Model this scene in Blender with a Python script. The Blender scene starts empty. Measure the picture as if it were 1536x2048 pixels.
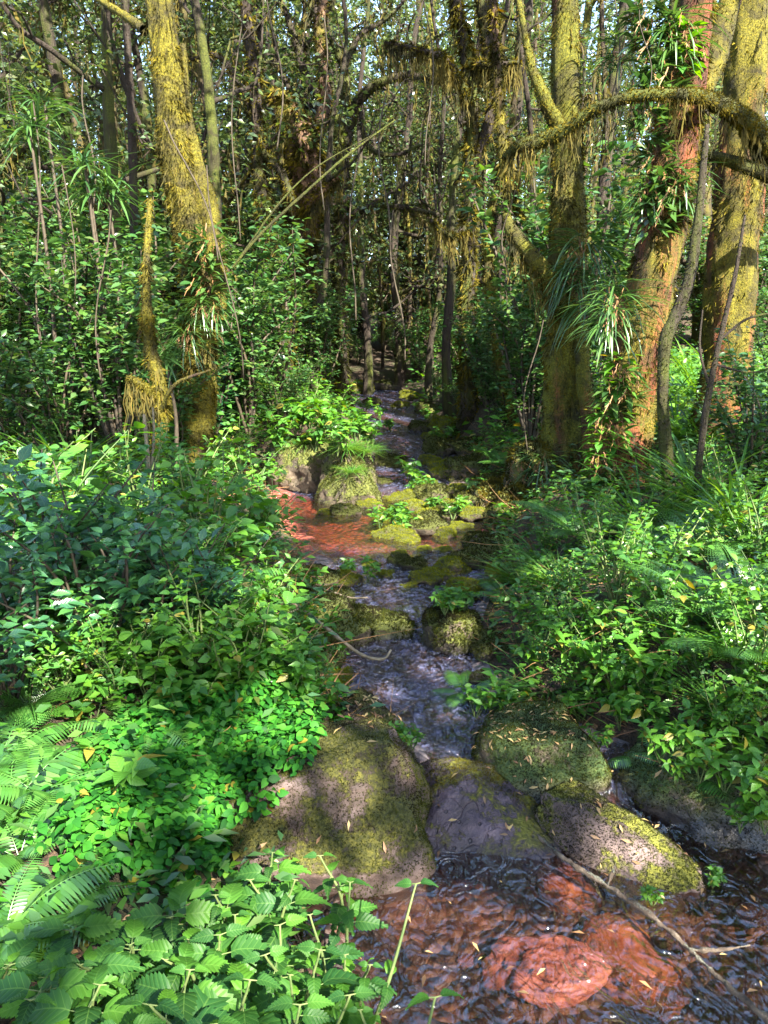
import bpy, math, random
import numpy as np

random.seed(11)
R = np.random.default_rng(7)
scene = bpy.context.scene

# ------------------------------------------------------------------ camera
F, CX, CY = 1547.0, 768.0, 1024.0          # photograph pixels
HORIZON, CAMH = 690.0, 1.65
PITCH = math.atan((CY - HORIZON) / F)
cam_d = bpy.data.cameras.new("camera")
cam = bpy.data.objects.new("camera", cam_d)
scene.collection.objects.link(cam)
cam.location = (0, 0, CAMH)
cam.rotation_euler = (math.pi / 2 - PITCH, 0, 0)
cam_d.sensor_fit = 'VERTICAL'
cam_d.sensor_height = 24.0
cam_d.lens = 24.0 * F / 2048.0
cam_d.clip_start, cam_d.clip_end = 0.05, 400
scene.camera = cam
scene.render.resolution_x, scene.render.resolution_y = 768, 1024

# ------------------------------------------------------------------ light
SUN = np.array([0.36, -0.66, 0.64]); SUN /= np.linalg.norm(SUN)      # towards the sun
ELEV = math.asin(SUN[2]); AZ = math.atan2(SUN[0], SUN[1])
world = bpy.data.worlds.new("World"); scene.world = world
world.use_nodes = True
wn = world.node_tree.nodes; wl_ = world.node_tree.links
bg = wn["Background"]
sky = wn.new("ShaderNodeTexSky")
sky.sky_type = 'NISHITA'; sky.sun_disc = False
sky.sun_elevation = ELEV; sky.sun_rotation = AZ
wl_.new(sky.outputs[0], bg.inputs[0]); bg.inputs[1].default_value = 0.10
ld = bpy.data.lights.new("sun", 'SUN'); ld.energy = 5.0; ld.angle = math.radians(0.5)
ld.color = (1.0, 0.93, 0.80)
lo = bpy.data.objects.new("sun", ld); scene.collection.objects.link(lo)
lo.rotation_euler = (math.pi / 2 - ELEV, 0, math.pi - AZ)
scene.view_settings.view_transform = 'Standard'
scene.view_settings.look = 'None'
scene.view_settings.exposure = 3.05
scene.view_settings.gamma = 1.0
scene.render.engine = 'CYCLES'
cy = scene.cycles
cy.max_bounces = 6; cy.diffuse_bounces = 3; cy.glossy_bounces = 2
cy.transmission_bounces = 3; cy.transparent_max_bounces = 6
cy.use_denoising = True
cy.sample_clamp_indirect = 6.0

COL = scene.collection.objects

# ------------------------------------------------------------------ projection
RGT = np.array([1., 0, 0]); UPV = np.array([0, math.sin(PITCH), math.cos(PITCH)])
FWD = np.array([0, math.cos(PITCH), -math.sin(PITCH)]); CAM = np.array([0, 0, CAMH])
def ray(px, py):
    return (px - CX) / F * RGT - (py - CY) / F * UPV + FWD
def at(px, py, Y):
    d = ray(px, py); return CAM + d * (Y / d[1])
def proj(p):
    v = np.asarray(p, float) - CAM; z = v @ FWD
    if z < 0.05: return (9999., 9999.)
    return (CX + F * (v @ RGT) / z, CY - F * (v @ UPV) / z)
def mpp(p):                                     # metres per photo pixel at p
    return ((np.asarray(p) - CAM) @ FWD) / F

# ------------------------------------------------------------------ noise
_H = R.random(4096)
def _h(ix, iy, iz):
    return _H[(ix * 73 + iy * 911 + iz * 3571) & 4095]
def vnoise(p):
    p = np.asarray(p, float); i = np.floor(p).astype(int); f = p - i; f = f * f * (3 - 2 * f)
    x, y, z = i[..., 0], i[..., 1], i[..., 2]; r = 0
    for dx in (0, 1):
        for dy in (0, 1):
            for dz in (0, 1):
                w = (f[..., 0] if dx else 1 - f[..., 0]) * (f[..., 1] if dy else 1 - f[..., 1]) * (f[..., 2] if dz else 1 - f[..., 2])
                r = r + w * _h(x + dx, y + dy, z + dz)
    return r * 2 - 1
def fbm(p, o=4):
    p = np.asarray(p, float); a, s, r = 1., 1., 0.
    for k in range(o):
        r = r + a * vnoise(p * s + 17.3 * k); a *= .5; s *= 2.03
    return r
def unit(v):
    v = np.asarray(v, float); return v / np.maximum(np.linalg.norm(v, axis=-1, keepdims=True), 1e-9)
def sstep(a, b, x):
    t = np.clip((x - a) / (b - a), 0, 1); return t * t * (3 - 2 * t)

# ------------------------------------------------------------------ stream and terrain heights
def wl(y):
    return np.interp(y, [0, 2.32, 2.62, 3.0, 3.6, 4.2, 6, 8, 12, 18, 30], [0, 0, .07, .10, .15, .19, .27, .36, .55, .80, 1.5])
def y_of(py):
    y = 3.0
    s = -ray(CX, py)[2] / ray(CX, py)[1]
    for _ in range(60):
        y = .5 * y + .5 * (CAMH - wl(y)) / max(s, 1e-4)
    return y
EDGE = [(2500, 600, 2200), (2048, 640, 1850), (1900, 630, 1760), (1800, 640, 1640), (1700, 740, 1560), (1640, 800, 1450), (1580, 830, 1310), (1500, 790, 1260),
        (1400, 680, 1010), (1330, 680, 960), (1260, 670, 950), (1200, 640, 970), (1130, 620, 980), (1080, 600, 960), (1030, 550, 1000),
        (980, 545, 950), (940, 650, 930), (900, 750, 920), (850, 712, 880), (800, 700, 830), (776, 690, 800)]
_ey = [y_of(e[0]) for e in EDGE]
_el = [at(e[1], e[0], y)[0] for e, y in zip(EDGE, _ey)]
_er = [at(e[2], e[0], y)[0] for e, y in zip(EDGE, _ey)]
def edges(y):
    return np.interp(y, _ey, _el), np.interp(y, _ey, _er)
YEND = _ey[-1]
def ground(x, y):
    x = np.asarray(x, float); y = np.asarray(y, float)
    xl, xr = edges(y); w = wl(y)
    p3 = np.stack([x, y, np.zeros_like(x)], -1)
    n1 = fbm(p3 * 1.1, 4); n2 = vnoise(p3 * 5.0); n0 = vnoise(p3 * .3)
    wob = .08 * vnoise(p3 * 2.3 + 9)
    d = np.maximum(np.maximum(xl - x, x - xr) + wob, 0)
    e = np.minimum(x - xl, xr - x)
    past = sstep(YEND - .5, YEND + 1.0, y)
    bed = w - .015 - .11 * sstep(0, .35, e) * (1 - .55 * sstep(2.5, 3.2, y)) + .030 * n1 + .03 * n2
    bank = w + .22 * sstep(0, .55, d) + .055 * np.minimum(d, 20) + sstep(0, .6, d) * (.09 * n1 + .22 * n0) + .02 * n2
    h = np.where(d > 0, bank, bed)
    hill = past * .25 + .075 * np.maximum(y - YEND, 0)
    h = h - .24 * np.exp(-(((x + .28) / .34) ** 2 + ((y - 2.32) / .30) ** 2)) * (d > 0)
    return h * (1 - past) + (bank + hill) * past
def gz(x, y): return float(ground(np.array([x]), np.array([y]))[0])
def hit(px, py):
    d = ray(px, py); t = .8
    while t < 80:
        p = CAM + d * t
        if p[2] < gz(p[0], p[1]): return p
        t += .03 + t * .004
    return CAM + d * 40

# ------------------------------------------------------------------ mesh building
class MB:
    def __init__(s): s.v = []; s.f = {}; s.n = 0; s.uv = []
    def add(s, V, faces, uv=None):
        V = np.asarray(V, float).reshape(-1, 3)
        for k, fa in faces.items():
            s.f.setdefault(k, []).append(np.asarray(fa, int).reshape(-1, k) + s.n)
        s.v.append(V); s.n += len(V)
        s.uv.append(np.zeros((len(V), 2)) if uv is None else np.asarray(uv, float))
        return s
    def arrays(s):
        return np.concatenate(s.v), {k: np.concatenate(v) for k, v in s.f.items()}
    def mesh(s, name, mat, smooth=True):
        V, fs = s.arrays(); me = bpy.data.meshes.new(name)
        me.vertices.add(len(V)); me.vertices.foreach_set("co", V.astype(np.float32).ravel())
        idx = np.concatenate([fs[k].ravel() for k in fs]); tot = np.concatenate([np.full(len(fs[k]), k) for k in fs])
        start = np.concatenate([[0], np.cumsum(tot)[:-1]])
        me.loops.add(len(idx)); me.loops.foreach_set("vertex_index", idx.astype(np.int32))
        me.polygons.add(len(tot)); me.polygons.foreach_set("loop_start", start.astype(np.int32))
        me.polygons.foreach_set("loop_total", tot.astype(np.int32))
        me.update(calc_edges=True)
        me.polygons.foreach_set("use_smooth", np.full(len(tot), smooth))
        UV = np.concatenate(s.uv)
        if UV.any():
            l = me.uv_layers.new(name="UVMap"); l.data.foreach_set("uv", UV[idx].astype(np.float32).ravel())
        me.materials.append(mat); me.update()
        return me
    def build(s, name, mat, parent=None, smooth=True, origin=None):
        if origin is not None:
            s.v = [v - np.asarray(origin) for v in s.v]
        o = bpy.data.objects.new(name, s.mesh(name, mat, smooth)); COL.link(o)
        if parent is not None: o.parent = parent
        return o

def frames(d, up):
    Y = unit(d); X = np.cross(Y, up); bad = np.linalg.norm(X, axis=-1) < 1e-3
    if bad.any(): X[bad] = np.cross(Y[bad], np.array([.3, .9, .2]))
    X = unit(X); return X, Y, np.cross(X, Y)
def place(mb, tpl, P, D, U, S, W=None):
    """copies of a template (y along, x across, z up) at P, along D, facing U, sized S"""
    tv, tf, tuv = tpl; P = np.asarray(P, float); n = len(P)
    if n == 0: return
    D = np.broadcast_to(np.asarray(D, float), (n, 3)); U = np.broadcast_to(np.asarray(U, float), (n, 3))
    S = np.broadcast_to(np.asarray(S, float), (n,)); W = S if W is None else np.broadcast_to(np.asarray(W, float), (n,))
    X, Y, Z = frames(D, U)
    V = P[:, None, :] + W[:, None, None] * tv[None, :, 0:1] * X[:, None, :] + S[:, None, None] * (tv[None, :, 1:2] * Y[:, None, :] + tv[None, :, 2:3] * Z[:, None, :])
    m = len(tv); off = (np.arange(n) * m)[:, None, None]
    mb.add(V.reshape(-1, 3), {k: (f[None] + off).reshape(-1, k) for k, f in tf.items()}, None if tuv is None else np.tile(tuv, (n, 1)))
def tpl(v, f, uv=None):
    return (np.array(v, float), {k: np.array(a, int) for k, a in f.items()}, None if uv is None else np.array(uv, float))
def strip_leaf(prof, fold=.2, droop=.25, uv=True, power=2):
    """a leaf from half-width profile [(t, w)], folded on the midrib and drooping"""
    v, u, f = [], [], []
    for t, w in prof:
        z = -droop * t ** power
        v += [(-w, t, z + fold * w), (0, t, z), (w, t, z + fold * w)]
        u += [(0.5 - w, t), (.5, t), (.5 + w, t)]
    for i in range(len(prof) - 1):
        a = 3 * i; f += [(a, a + 1, a + 4, a + 3), (a + 1, a + 2, a + 5, a + 4)]
    return tpl(v, {4: f}, u if uv else None)
LEAF = tpl([(0, 0, 0), (.27, .42, .07), (0, 1, -.08), (-.27, .42, .07), (0, .45, 0)], {4: [(0, 1, 2, 4), (0, 4, 2, 3)]})
LEAFN = tpl([(0, 0, 0), (.15, .40, .05), (0, 1, -.16), (-.15, .40, .05), (0, .45, 0)], {4: [(0, 1, 2, 4), (0, 4, 2, 3)]})
LEAFM = strip_leaf([(0, .01), (.15, .15), (.35, .25), (.6, .20), (.85, .07), (1, .004)], .25, .22)
LEAFO = strip_leaf([(0, .02), (.12, .2), (.32, .33), (.55, .31), (.8, .17), (1, .01)], .2, .25)
STRAP = strip_leaf([(0, .018), (.25, .03), (.5, .033), (.75, .026), (1, .002)], .5, .55)
BLADE = strip_leaf([(0, .010), (.3, .013), (.6, .011), (.85, .007), (1, .001)], .6, .5)
MOSS = tpl([(-.16, 0, 0), (.16, 0, 0), (.02, 1, -.1), (0, 0, -.14), (.05, .1, .16), (-.12, .85, .1)], {3: [(0, 1, 2), (3, 4, 5)]})
def wavy():
    v, f = [], []
    for i, (t, w, x, z) in enumerate([(0, .06, 0, 0), (.25, .05, .07, .03), (.5, .06, -.05, .06), (.72, .04, .06, .0), (1, .006, .0, .05)]):
        v += [(x - w, t, z), (x + w, t, z + .02)]
        if i: f.append((2 * i - 2, 2 * i - 1, 2 * i + 1, 2 * i))
    v += [(.02, .2, .0), (.22, .42, .08), (.03, .34, 0), (-.02, .45, .02), (-.22, .72, -.06), (-.03, .6, .02)]; return tpl(v, {4: f, 3: [(10, 11, 12), (13, 14, 15)]})
STRAND = wavy()
def serrated(nt=9):
    pr, v, u, f = [], [], [], []
    for i in range(nt + 1):
        t = i / nt; w = .27 * (math.sin(math.pi * min(1, (t * .92 + .06)) ** .66)) ** .9 * (1 - .55 * t * t)
        pr.append((t, max(w, .004)))
    for i, (t, w) in enumerate(pr):
        z = .10 * math.sin(2.6 * t) - .48 * t * t + .025 * math.sin(9 * t)
        for sx in (-1, -.5, 0, .5, 1):
            v.append((sx * w, t + (.0 if abs(sx) < 1 else -.0), z + .16 * abs(sx) * w + .012 * math.sin(17 * t + 2 * sx))); u.append((.5 + sx * w, t))
    for i in range(nt):
        a = 5 * i
        f += [(a + k, a + k + 1, a + k + 6, a + k + 5) for k in range(4)]
    tri = []
    for i in range(1, nt):                       # teeth
        for sd, k in ((-1, 0), (1, 4)):
            a, b = 5 * i + k, 5 * (i + 1) + k
            pa, pb = np.array(v[a]), np.array(v[b])
            tip = pa * .25 + pb * .75 + np.array([sd * .055, .03, 0]); v.append(tuple(tip)); u.append((.5 + tip[0], tip[1]))
            tri.append((a, len(v) - 1, b) if sd > 0 else (a, b, len(v) - 1))
    return tpl(v, {4: f, 3: tri}, u)
NETTLE = serrated()

def frond_tpl(n=20, arch=.55, maxw=.24, pinna_w=.17, bipin=False):
    """fern frond, rachis along y, pinnae either side"""
    mb = MB(); ts = np.linspace(0, 1, 12)
    def rp(t): return np.stack([0 * t, t * (1 - .12 * t), arch * (t * .75 - t * t)], -1)
    c = rp(ts)
    rv, rf = [], []
    for i, p in enumerate(c):
        r = .008 * (1 - .7 * ts[i]); rv += [p + (-r, 0, 0), p + (0, 0, r), p + (r, 0, 0)]
        if i:
            a = 3 * (i - 1); rf += [(a, a + 1, a + 4, a + 3), (a + 1, a + 2, a + 5, a + 4)]
    mb.add(rv, {4: rf})
    t = np.linspace(.12, .985, n)
    L = maxw * np.clip(np.sin(np.pi * (t * .80 + .2)) ** .6, .04, 1) * np.where(t < .3, .7 + t, 1)
    P = rp(t); T = unit(rp(t + .01) - P)
    for sd in (-1, 1):
        D = unit(np.array([sd, 0, 0]) + .35 * T + np.array([0, 0, -.22])); N = np.cross(T, np.array([-1., 0, 0]))
        N = np.where(N[:, 2:3] < 0, -N, N)
        if not bipin:
            place(mb, strip_leaf([(0, .02), (.2, pinna_w * .5), (.6, pinna_w * .42), (1, .005)], .1, .22, uv=False), P, D, N, L, np.minimum(L, .22 * maxw / .24))
        else:
            for i in range(n):
                k = 9; tt = np.linspace(.1, .97, k); q = P[i] + D[i] * L[i] * tt[:, None] + np.array([0, 0, -.10]) * (L[i] * tt[:, None] ** 2)
                for s2 in (-1, 1):
                    d2 = unit(D[i] * .5 + s2 * T[i] * .9); place(mb, LEAFN, q, d2, N[i], L[i] * .36 * (1.05 - tt))
    V, f = mb.arrays(); return (V, f, None)
FROND = frond_tpl(22)
FROND2 = frond_tpl(18, .45, .30, .2, True)

def catmull(P, n):
    P = np.asarray(P, float); k = len(P)
    if k == 2: return P[0] + (P[1] - P[0]) * np.linspace(0, 1, n)[:, None]
    Q = np.vstack([2 * P[0] - P[1], P, 2 * P[-1] - P[-2]])
    u = np.linspace(0, k - 1 - 1e-6, n); i = u.astype(int); t = (u - i)[:, None]
    a, b, c, d = Q[i], Q[i + 1], Q[i + 2], Q[i + 3]
    return .5 * (2 * b + (c - a) * t + (2 * a - 5 * b + 4 * c - d) * t ** 2 + (3 * b - a - 3 * c + d) * t ** 3)
def tube(mb, P, rad, n=24, seg=10, rough=.12, freq=3.0, cap=True, smooth=True, lump=0):
    P = np.asarray(P, float); rad = np.asarray(rad, float)
    C = catmull(P, n) if smooth else P; n = len(C)
    r = np.interp(np.linspace(0, 1, n), np.linspace(0, 1, len(rad)), rad)
    T = unit(np.gradient(C, axis=0)); ref = np.array([.31, .95, .05]) if abs(T[0, 2]) > .6 else np.array([0.05, .1, 1.])
    X = np.zeros_like(T); x = unit(np.cross(ref, T[0]))
    for i in range(n):
        x = unit(x - T[i] * (x @ T[i])); X[i] = x
    Yv = np.cross(T, X); a = np.arange(seg) / seg * 2 * np.pi
    dirs = X[:, None] * np.cos(a)[None, :, None] + Yv[:, None] * np.sin(a)[None, :, None]
    V = C[:, None] + dirs * r[:, None, None]
    if rough: V = V + dirs * (r[:, None] * rough * (fbm(V * np.array([freq, freq, freq * .35]) / np.maximum(r.mean(), .01) * .25, 3)))[..., None]
    if lump: V = V + dirs * (r[:, None] * lump * (fbm(V * np.array([9, 9, 3.2]), 3) + .8 * vnoise(V * np.array([26, 26, 7]))))[..., None]
    i, j = np.meshgrid(np.arange(n - 1), np.arange(seg), indexing='ij'); j2 = (j + 1) % seg
    f = np.stack([i * seg + j, i * seg + j2, (i + 1) * seg + j2, (i + 1) * seg + j], -1).reshape(-1, 4)
    V = V.reshape(-1, 3)
    if cap:
        V = np.vstack([V, C[-1] + T[-1] * r[-1] * .6]); e = (n - 1) * seg; k = len(V) - 1
        mb.add(V, {4: f, 3: [(e + q, e + (q + 1) % seg, k) for q in range(seg)]})
    else: mb.add(V, {4: f})
    return C, r
def sample(V, fs, n, weight=None):
    tris = []
    for k, f in fs.items():
        for q in range(1, k - 1): tris.append(np.stack([f[:, 0], f[:, q], f[:, q + 1]], -1))
    t = np.concatenate(tris); a, b, c = V[t[:, 0]], V[t[:, 1]], V[t[:, 2]]
    N = np.cross(b - a, c - a); A = np.linalg.norm(N, axis=1); N = N / np.maximum(A, 1e-12)[:, None]
    w = A * (1 if weight is None else np.clip(weight((a + b + c) / 3, N), 0, None)); w = w / w.sum()
    k = R.choice(len(t), n, p=w); u, v = R.random((2, n)); s = u + v > 1; u[s] = 1 - u[s]; v[s] = 1 - v[s]
    return a[k] + (b - a)[k] * u[:, None] + (c - a)[k] * v[:, None], N[k]
def rdir(n, z=(-1, 1)):
    a = R.random(n) * 2 * np.pi; zz = R.uniform(z[0], z[1], n); q = np.sqrt(np.maximum(0, 1 - zz * zz))
    return np.stack([q * np.cos(a), q * np.sin(a), zz], -1)

# ------------------------------------------------------------------ materials
def new_mat(name):
    m = bpy.data.materials.new(name); m.use_nodes = True; nt = m.node_tree
    for n in list(nt.nodes): nt.nodes.remove(n)
    out = nt.nodes.new("ShaderNodeOutputMaterial"); return m, nt, out
def N(nt, t, **k):
    n = nt.nodes.new(t)
    for a, b in k.items():
        if a.startswith("i_"): n.inputs[int(a[2:])].default_value = b
        else: setattr(n, a, b)
    return n
def ramp(nt, fac, stops):
    r = nt.nodes.new("ShaderNodeValToRGB"); nt.links.new(fac, r.inputs[0]); e = r.color_ramp.elements
    while len(e) < len(stops): e.new(.5)
    for i, (p, c) in enumerate(stops):
        e[i].position = p; e[i].color = (*c, 1) if len(c) == 3 else c
    return r.outputs[0]
def noise_t(nt, vec, scale, detail=4, rough=.6, dist=0):
    n = N(nt, "ShaderNodeTexNoise"); n.inputs["Scale"].default_value = scale; n.inputs["Detail"].default_value = detail
    n.inputs["Roughness"].default_value = rough; n.inputs["Distortion"].default_value = dist
    if vec is not None: nt.links.new(vec, n.inputs["Vector"])
    return n.outputs[0]
def mixc(nt, fac, a, b):
    m = N(nt, "ShaderNodeMix", data_type='RGBA')
    for s, v in ((0, fac), (6, a), (7, b)):
        if hasattr(v, "links"): nt.links.new(v, m.inputs[s])
        else: m.inputs[s].default_value = (*v, 1) if isinstance(v, tuple) else v
    return m.outputs[2]
def mth(nt, op, a, b=None):
    m = N(nt, "ShaderNodeMath", operation=op)
    for i, v in enumerate((a, b)):
        if v is None: continue
        if hasattr(v, "links"): nt.links.new(v, m.inputs[i])
        else: m.inputs[i].default_value = v
    return m.outputs[0]
def bump(nt, h, strength=.5, dist=.02):
    b = N(nt, "ShaderNodeBump"); b.inputs["Strength"].default_value = strength; b.inputs["Distance"].default_value = dist
    nt.links.new(h, b.inputs["Height"]); return b.outputs[0]
def leaf_mat(name, cols, trans=.35, rough=.42, spec=.5, veins=False, patch=None, old=0):
    m, nt, out = new_mat(name); L = nt.links
    g = N(nt, "ShaderNodeNewGeometry"); oi = N(nt, "ShaderNodeObjectInfo")
    v = mth(nt, 'FRACT', mth(nt, 'ADD', g.outputs["Random Per Island"], mth(nt, 'MULTIPLY', oi.outputs["Random"], .23)))
    k = len(cols); c = ramp(nt, v, [(i / max(k - 1, 1), q) for i, q in enumerate(cols)])
    if old: c = mixc(nt, mth(nt, 'GREATER_THAN', mth(nt, 'FRACT', mth(nt, 'MULTIPLY', g.outputs["Random Per Island"], 41.3)), 1 - old), c, (.17, .15, .022))
    if patch:
        tc = N(nt, "ShaderNodeTexCoord"); q = noise_t(nt, tc.outputs["Object"], patch[0], 4, .65, .4)
        c = mixc(nt, ramp(nt, q, [(.43, (1, 1, 1)), (.55, (0, 0, 0))]), c, patch[1])
    p = N(nt, "ShaderNodeBsdfPrincipled"); p.inputs["Roughness"].default_value = rough; p.inputs["Specular IOR Level"].default_value = spec
    if veins:
        uv = N(nt, "ShaderNodeUVMap"); s = N(nt, "ShaderNodeSeparateXYZ"); L.new(uv.outputs[0], s.inputs[0])
        u = mth(nt, 'ABSOLUTE', mth(nt, 'SUBTRACT', s.outputs[0], .5))
        w = mth(nt, 'FRACT', mth(nt, 'MULTIPLY', mth(nt, 'SUBTRACT', s.outputs[1], mth(nt, 'MULTIPLY', u, .75)), 7.5))
        w = mth(nt, 'ABSOLUTE', mth(nt, 'SUBTRACT', w, .5))
        side = mth(nt, 'LESS_THAN', w, .06); mid = mth(nt, 'LESS_THAN', u, .012)
        ve = mth(nt, 'MAXIMUM', mth(nt, 'MULTIPLY', side, .7), mid)
        c = mixc(nt, mth(nt, 'MULTIPLY', ve, .22), c, (.16, .30, .06))
        nb = bump(nt, mth(nt, 'MULTIPLY', w, 1.0), .22, .008); L.new(nb, p.inputs["Normal"])
    L.new(c, p.inputs["Base Color"])
    t = N(nt, "ShaderNodeBsdfTranslucent")
    hs = N(nt, "ShaderNodeHueSaturation"); hs.inputs["Saturation"].default_value = 1.15; hs.inputs["Value"].default_value = 1.9
    hs.inputs["Hue"].default_value = .475
    L.new(c, hs.inputs["Color"]); L.new(hs.outputs[0], t.inputs[0])
    mx = N(nt, "ShaderNodeMixShader"); mx.inputs[0].default_value = trans
    L.new(p.outputs[0], mx.inputs[1]); L.new(t.outputs[0], mx.inputs[2]); L.new(mx.outputs[0], out.inputs[0]); return m
def bark_mat(name, barks, mosses, moss_at=.5, zs=.16, scale=5.0, wrap=.12, red=None):
    """ridged bark with a moss coat broken by noise"""
    m, nt, out = new_mat(name); L = nt.links
    tc = N(nt, "ShaderNodeTexCoord"); mp = N(nt, "ShaderNodeMapping"); L.new(tc.outputs["Object"], mp.inputs[0])
    mp.inputs["Scale"].default_value = (1, 1, zs)
    n1 = noise_t(nt, mp.outputs[0], scale * 9, 7, .7, .5); n2 = noise_t(nt, mp.outputs[0], scale * .42, 4, .65, .4)
    n3 = noise_t(nt, tc.outputs["Object"], scale * 14, 4, .7); n4 = noise_t(nt, tc.outputs["Object"], scale * 1.6, 3)
    bc = ramp(nt, n1, [(.3, barks[0]), (.55, barks[1]), (.75, barks[2])])
    if red: bc = mixc(nt, mth(nt, "MULTIPLY", ramp(nt, n4, [(.42, (0, 0, 0)), (.62, (1, 1, 1))]), ramp(nt, n1, [(.35, (0, 0, 0)), (.6, (.85, .85, .85))])), bc, red)
    mc = ramp(nt, n3, [(.28, mosses[0]), (.5, mosses[1]), (.74, mosses[2])])
    n5 = noise_t(nt, tc.outputs["Object"], scale * .9, 3, .6, .8)
    mc = mixc(nt, ramp(nt, n5, [(.36, (.85, .85, .85)), (.56, (0, 0, 0))]), mc, (.022, .018, .008)); bc = mixc(nt, ramp(nt, n5, [(.40, (.7, .7, .7)), (.6, (0, 0, 0))]), bc, (.02, .013, .010))
    fac = ramp(nt, mth(nt, 'ADD', n2, mth(nt, 'MULTIPLY', mth(nt, 'SUBTRACT', n3, .5), .28)), [(moss_at - .04, (1, 1, 1)), (moss_at + .05, (0, 0, 0))])
    p = N(nt, "ShaderNodeBsdfPrincipled"); p.inputs["Roughness"].default_value = .88; p.inputs["Specular IOR Level"].default_value = .25
    L.new(mixc(nt, fac, bc, mc), p.inputs["Base Color"])
    L.new(bump(nt, mth(nt, 'ADD', n1, mth(nt, 'MULTIPLY', n3, .6)), .9, .03), p.inputs["Normal"])
    L.new(p.outputs[0], out.inputs[0]); return m
def rock_mat(name, rocks, mosses, moss_at=.5, scale=6, rough=.75, topbias=.25, cracks=False, wet=0):
    m, nt, out = new_mat(name); L = nt.links
    tc = N(nt, "ShaderNodeTexCoord"); g = N(nt, "ShaderNodeNewGeometry"); o = tc.outputs["Object"]
    n1 = noise_t(nt, o, scale, 6, .65); n2 = noise_t(nt, o, scale * .5, 5, .65, .5); n3 = noise_t(nt, o, scale * 9, 4, .7)
    sp = N(nt, "ShaderNodeSeparateXYZ"); L.new(g.outputs["Normal"], sp.inputs[0])
    rc = ramp(nt, n1, [(.3, rocks[0]), (.5, rocks[1]), (.7, rocks[2])])
    h = mth(nt, 'ADD', n1, mth(nt, 'MULTIPLY', n3, .35))
    if cracks:
        vo = N(nt, "ShaderNodeTexVoronoi", feature='DISTANCE_TO_EDGE'); vo.inputs["Scale"].default_value = 7.5
        di = N(nt, "ShaderNodeVectorMath", operation='ADD'); L.new(o, di.inputs[0])
        nn = N(nt, "ShaderNodeTexNoise"); nn.inputs["Scale"].default_value = 9; L.new(o, nn.inputs["Vector"])
        sc = N(nt, "ShaderNodeVectorMath", operation='SCALE'); sc.inputs[3].default_value = .12; L.new(nn.outputs[1], sc.inputs[0]); L.new(sc.outputs[0], di.inputs[1])
        L.new(di.outputs[0], vo.inputs["Vector"])
        ck = ramp(nt, vo.outputs[0], [(.0, (0, 0, 0)), (.022, (1, 1, 1))])
        pv = N(nt, "ShaderNodeTexVoronoi"); pv.inputs["Scale"].default_value = 34; L.new(o, pv.inputs["Vector"])
        pit = ramp(nt, pv.outputs[0], [(.16, (0, 0, 0)), (.26, (1, 1, 1))])
        both = mth(nt, 'MULTIPLY', mth(nt, 'ADD', mth(nt, 'MULTIPLY', ck, .0), 1.), mth(nt, 'ADD', mth(nt, 'MULTIPLY', pit, .6), .4))
        rc = mixc(nt, both, (.022, .018, .022), rc); h = mth(nt, 'ADD', mth(nt, 'MULTIPLY', h, 1.6), mth(nt, 'ADD', pit, mth(nt, 'MULTIPLY', ck, .25)))
    mc = ramp(nt, n3, [(.28, mosses[0]), (.5, mosses[1]), (.72, mosses[2])])
    f = mth(nt, 'ADD', mth(nt, 'ADD', n2, mth(nt, 'MULTIPLY', sp.outputs[2], topbias)), mth(nt, 'MULTIPLY', mth(nt, 'SUBTRACT', n3, .5), .35))
    fac = ramp(nt, f, [(moss_at, (0, 0, 0)), (min(moss_at + .10, 1), (1, 1, 1))])
    p = N(nt, "ShaderNodeBsdfPrincipled"); p.inputs["Specular IOR Level"].default_value = .4
    if wet:
        ps = N(nt, "ShaderNodeSeparateXYZ"); L.new(g.outputs["Position"], ps.inputs[0])
        wf = ramp(nt, mth(nt, 'ADD', mth(nt, 'SUBTRACT', ps.outputs[2], wet), mth(nt, 'MULTIPLY', n2, .05)), [(.02, (1, 1, 1)), (.09, (0, 0, 0))])
        fac = mth(nt, 'MULTIPLY', fac, mth(nt, 'SUBTRACT', 1.0, wf))
        rc = mixc(nt, mth(nt, 'MULTIPLY', wf, .65), rc, (.02, .022, .03))
        L.new(mth(nt, 'SUBTRACT', rough, mth(nt, 'MULTIPLY', wf, rough - .25)), p.inputs["Roughness"])
    else: p.inputs["Roughness"].default_value = rough
    L.new(mixc(nt, fac, rc, mc), p.inputs["Base Color"])
    L.new(bump(nt, mth(nt, 'ADD', h, mth(nt, 'MULTIPLY', mth(nt, 'MULTIPLY', fac, n3), 1.2)), .8, .015), p.inputs["Normal"])
    L.new(p.outputs[0], out.inputs[0]); return m
def plain_mat(name, a, b, scale=20, rough=.7, spec=.3, bs=.4):
    m, nt, out = new_mat(name); L = nt.links; tc = N(nt, "ShaderNodeTexCoord"); g = N(nt, "ShaderNodeNewGeometry")
    n = noise_t(nt, tc.outputs["Object"], scale, 5, .65)
    p = N(nt, "ShaderNodeBsdfPrincipled"); p.inputs["Roughness"].default_value = rough; p.inputs["Specular IOR Level"].default_value = spec
    L.new(mixc(nt, ramp(nt, mth(nt, 'ADD', n, mth(nt, 'MULTIPLY', mth(nt, 'SUBTRACT', g.outputs["Random Per Island"], .5), .5)), [(.3, (0, 0, 0)), (.7, (1, 1, 1))]), a, b), p.inputs["Base Color"])
    L.new(bump(nt, n, bs, .01), p.inputs["Normal"]); L.new(p.outputs[0], out.inputs[0]); return m

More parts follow.
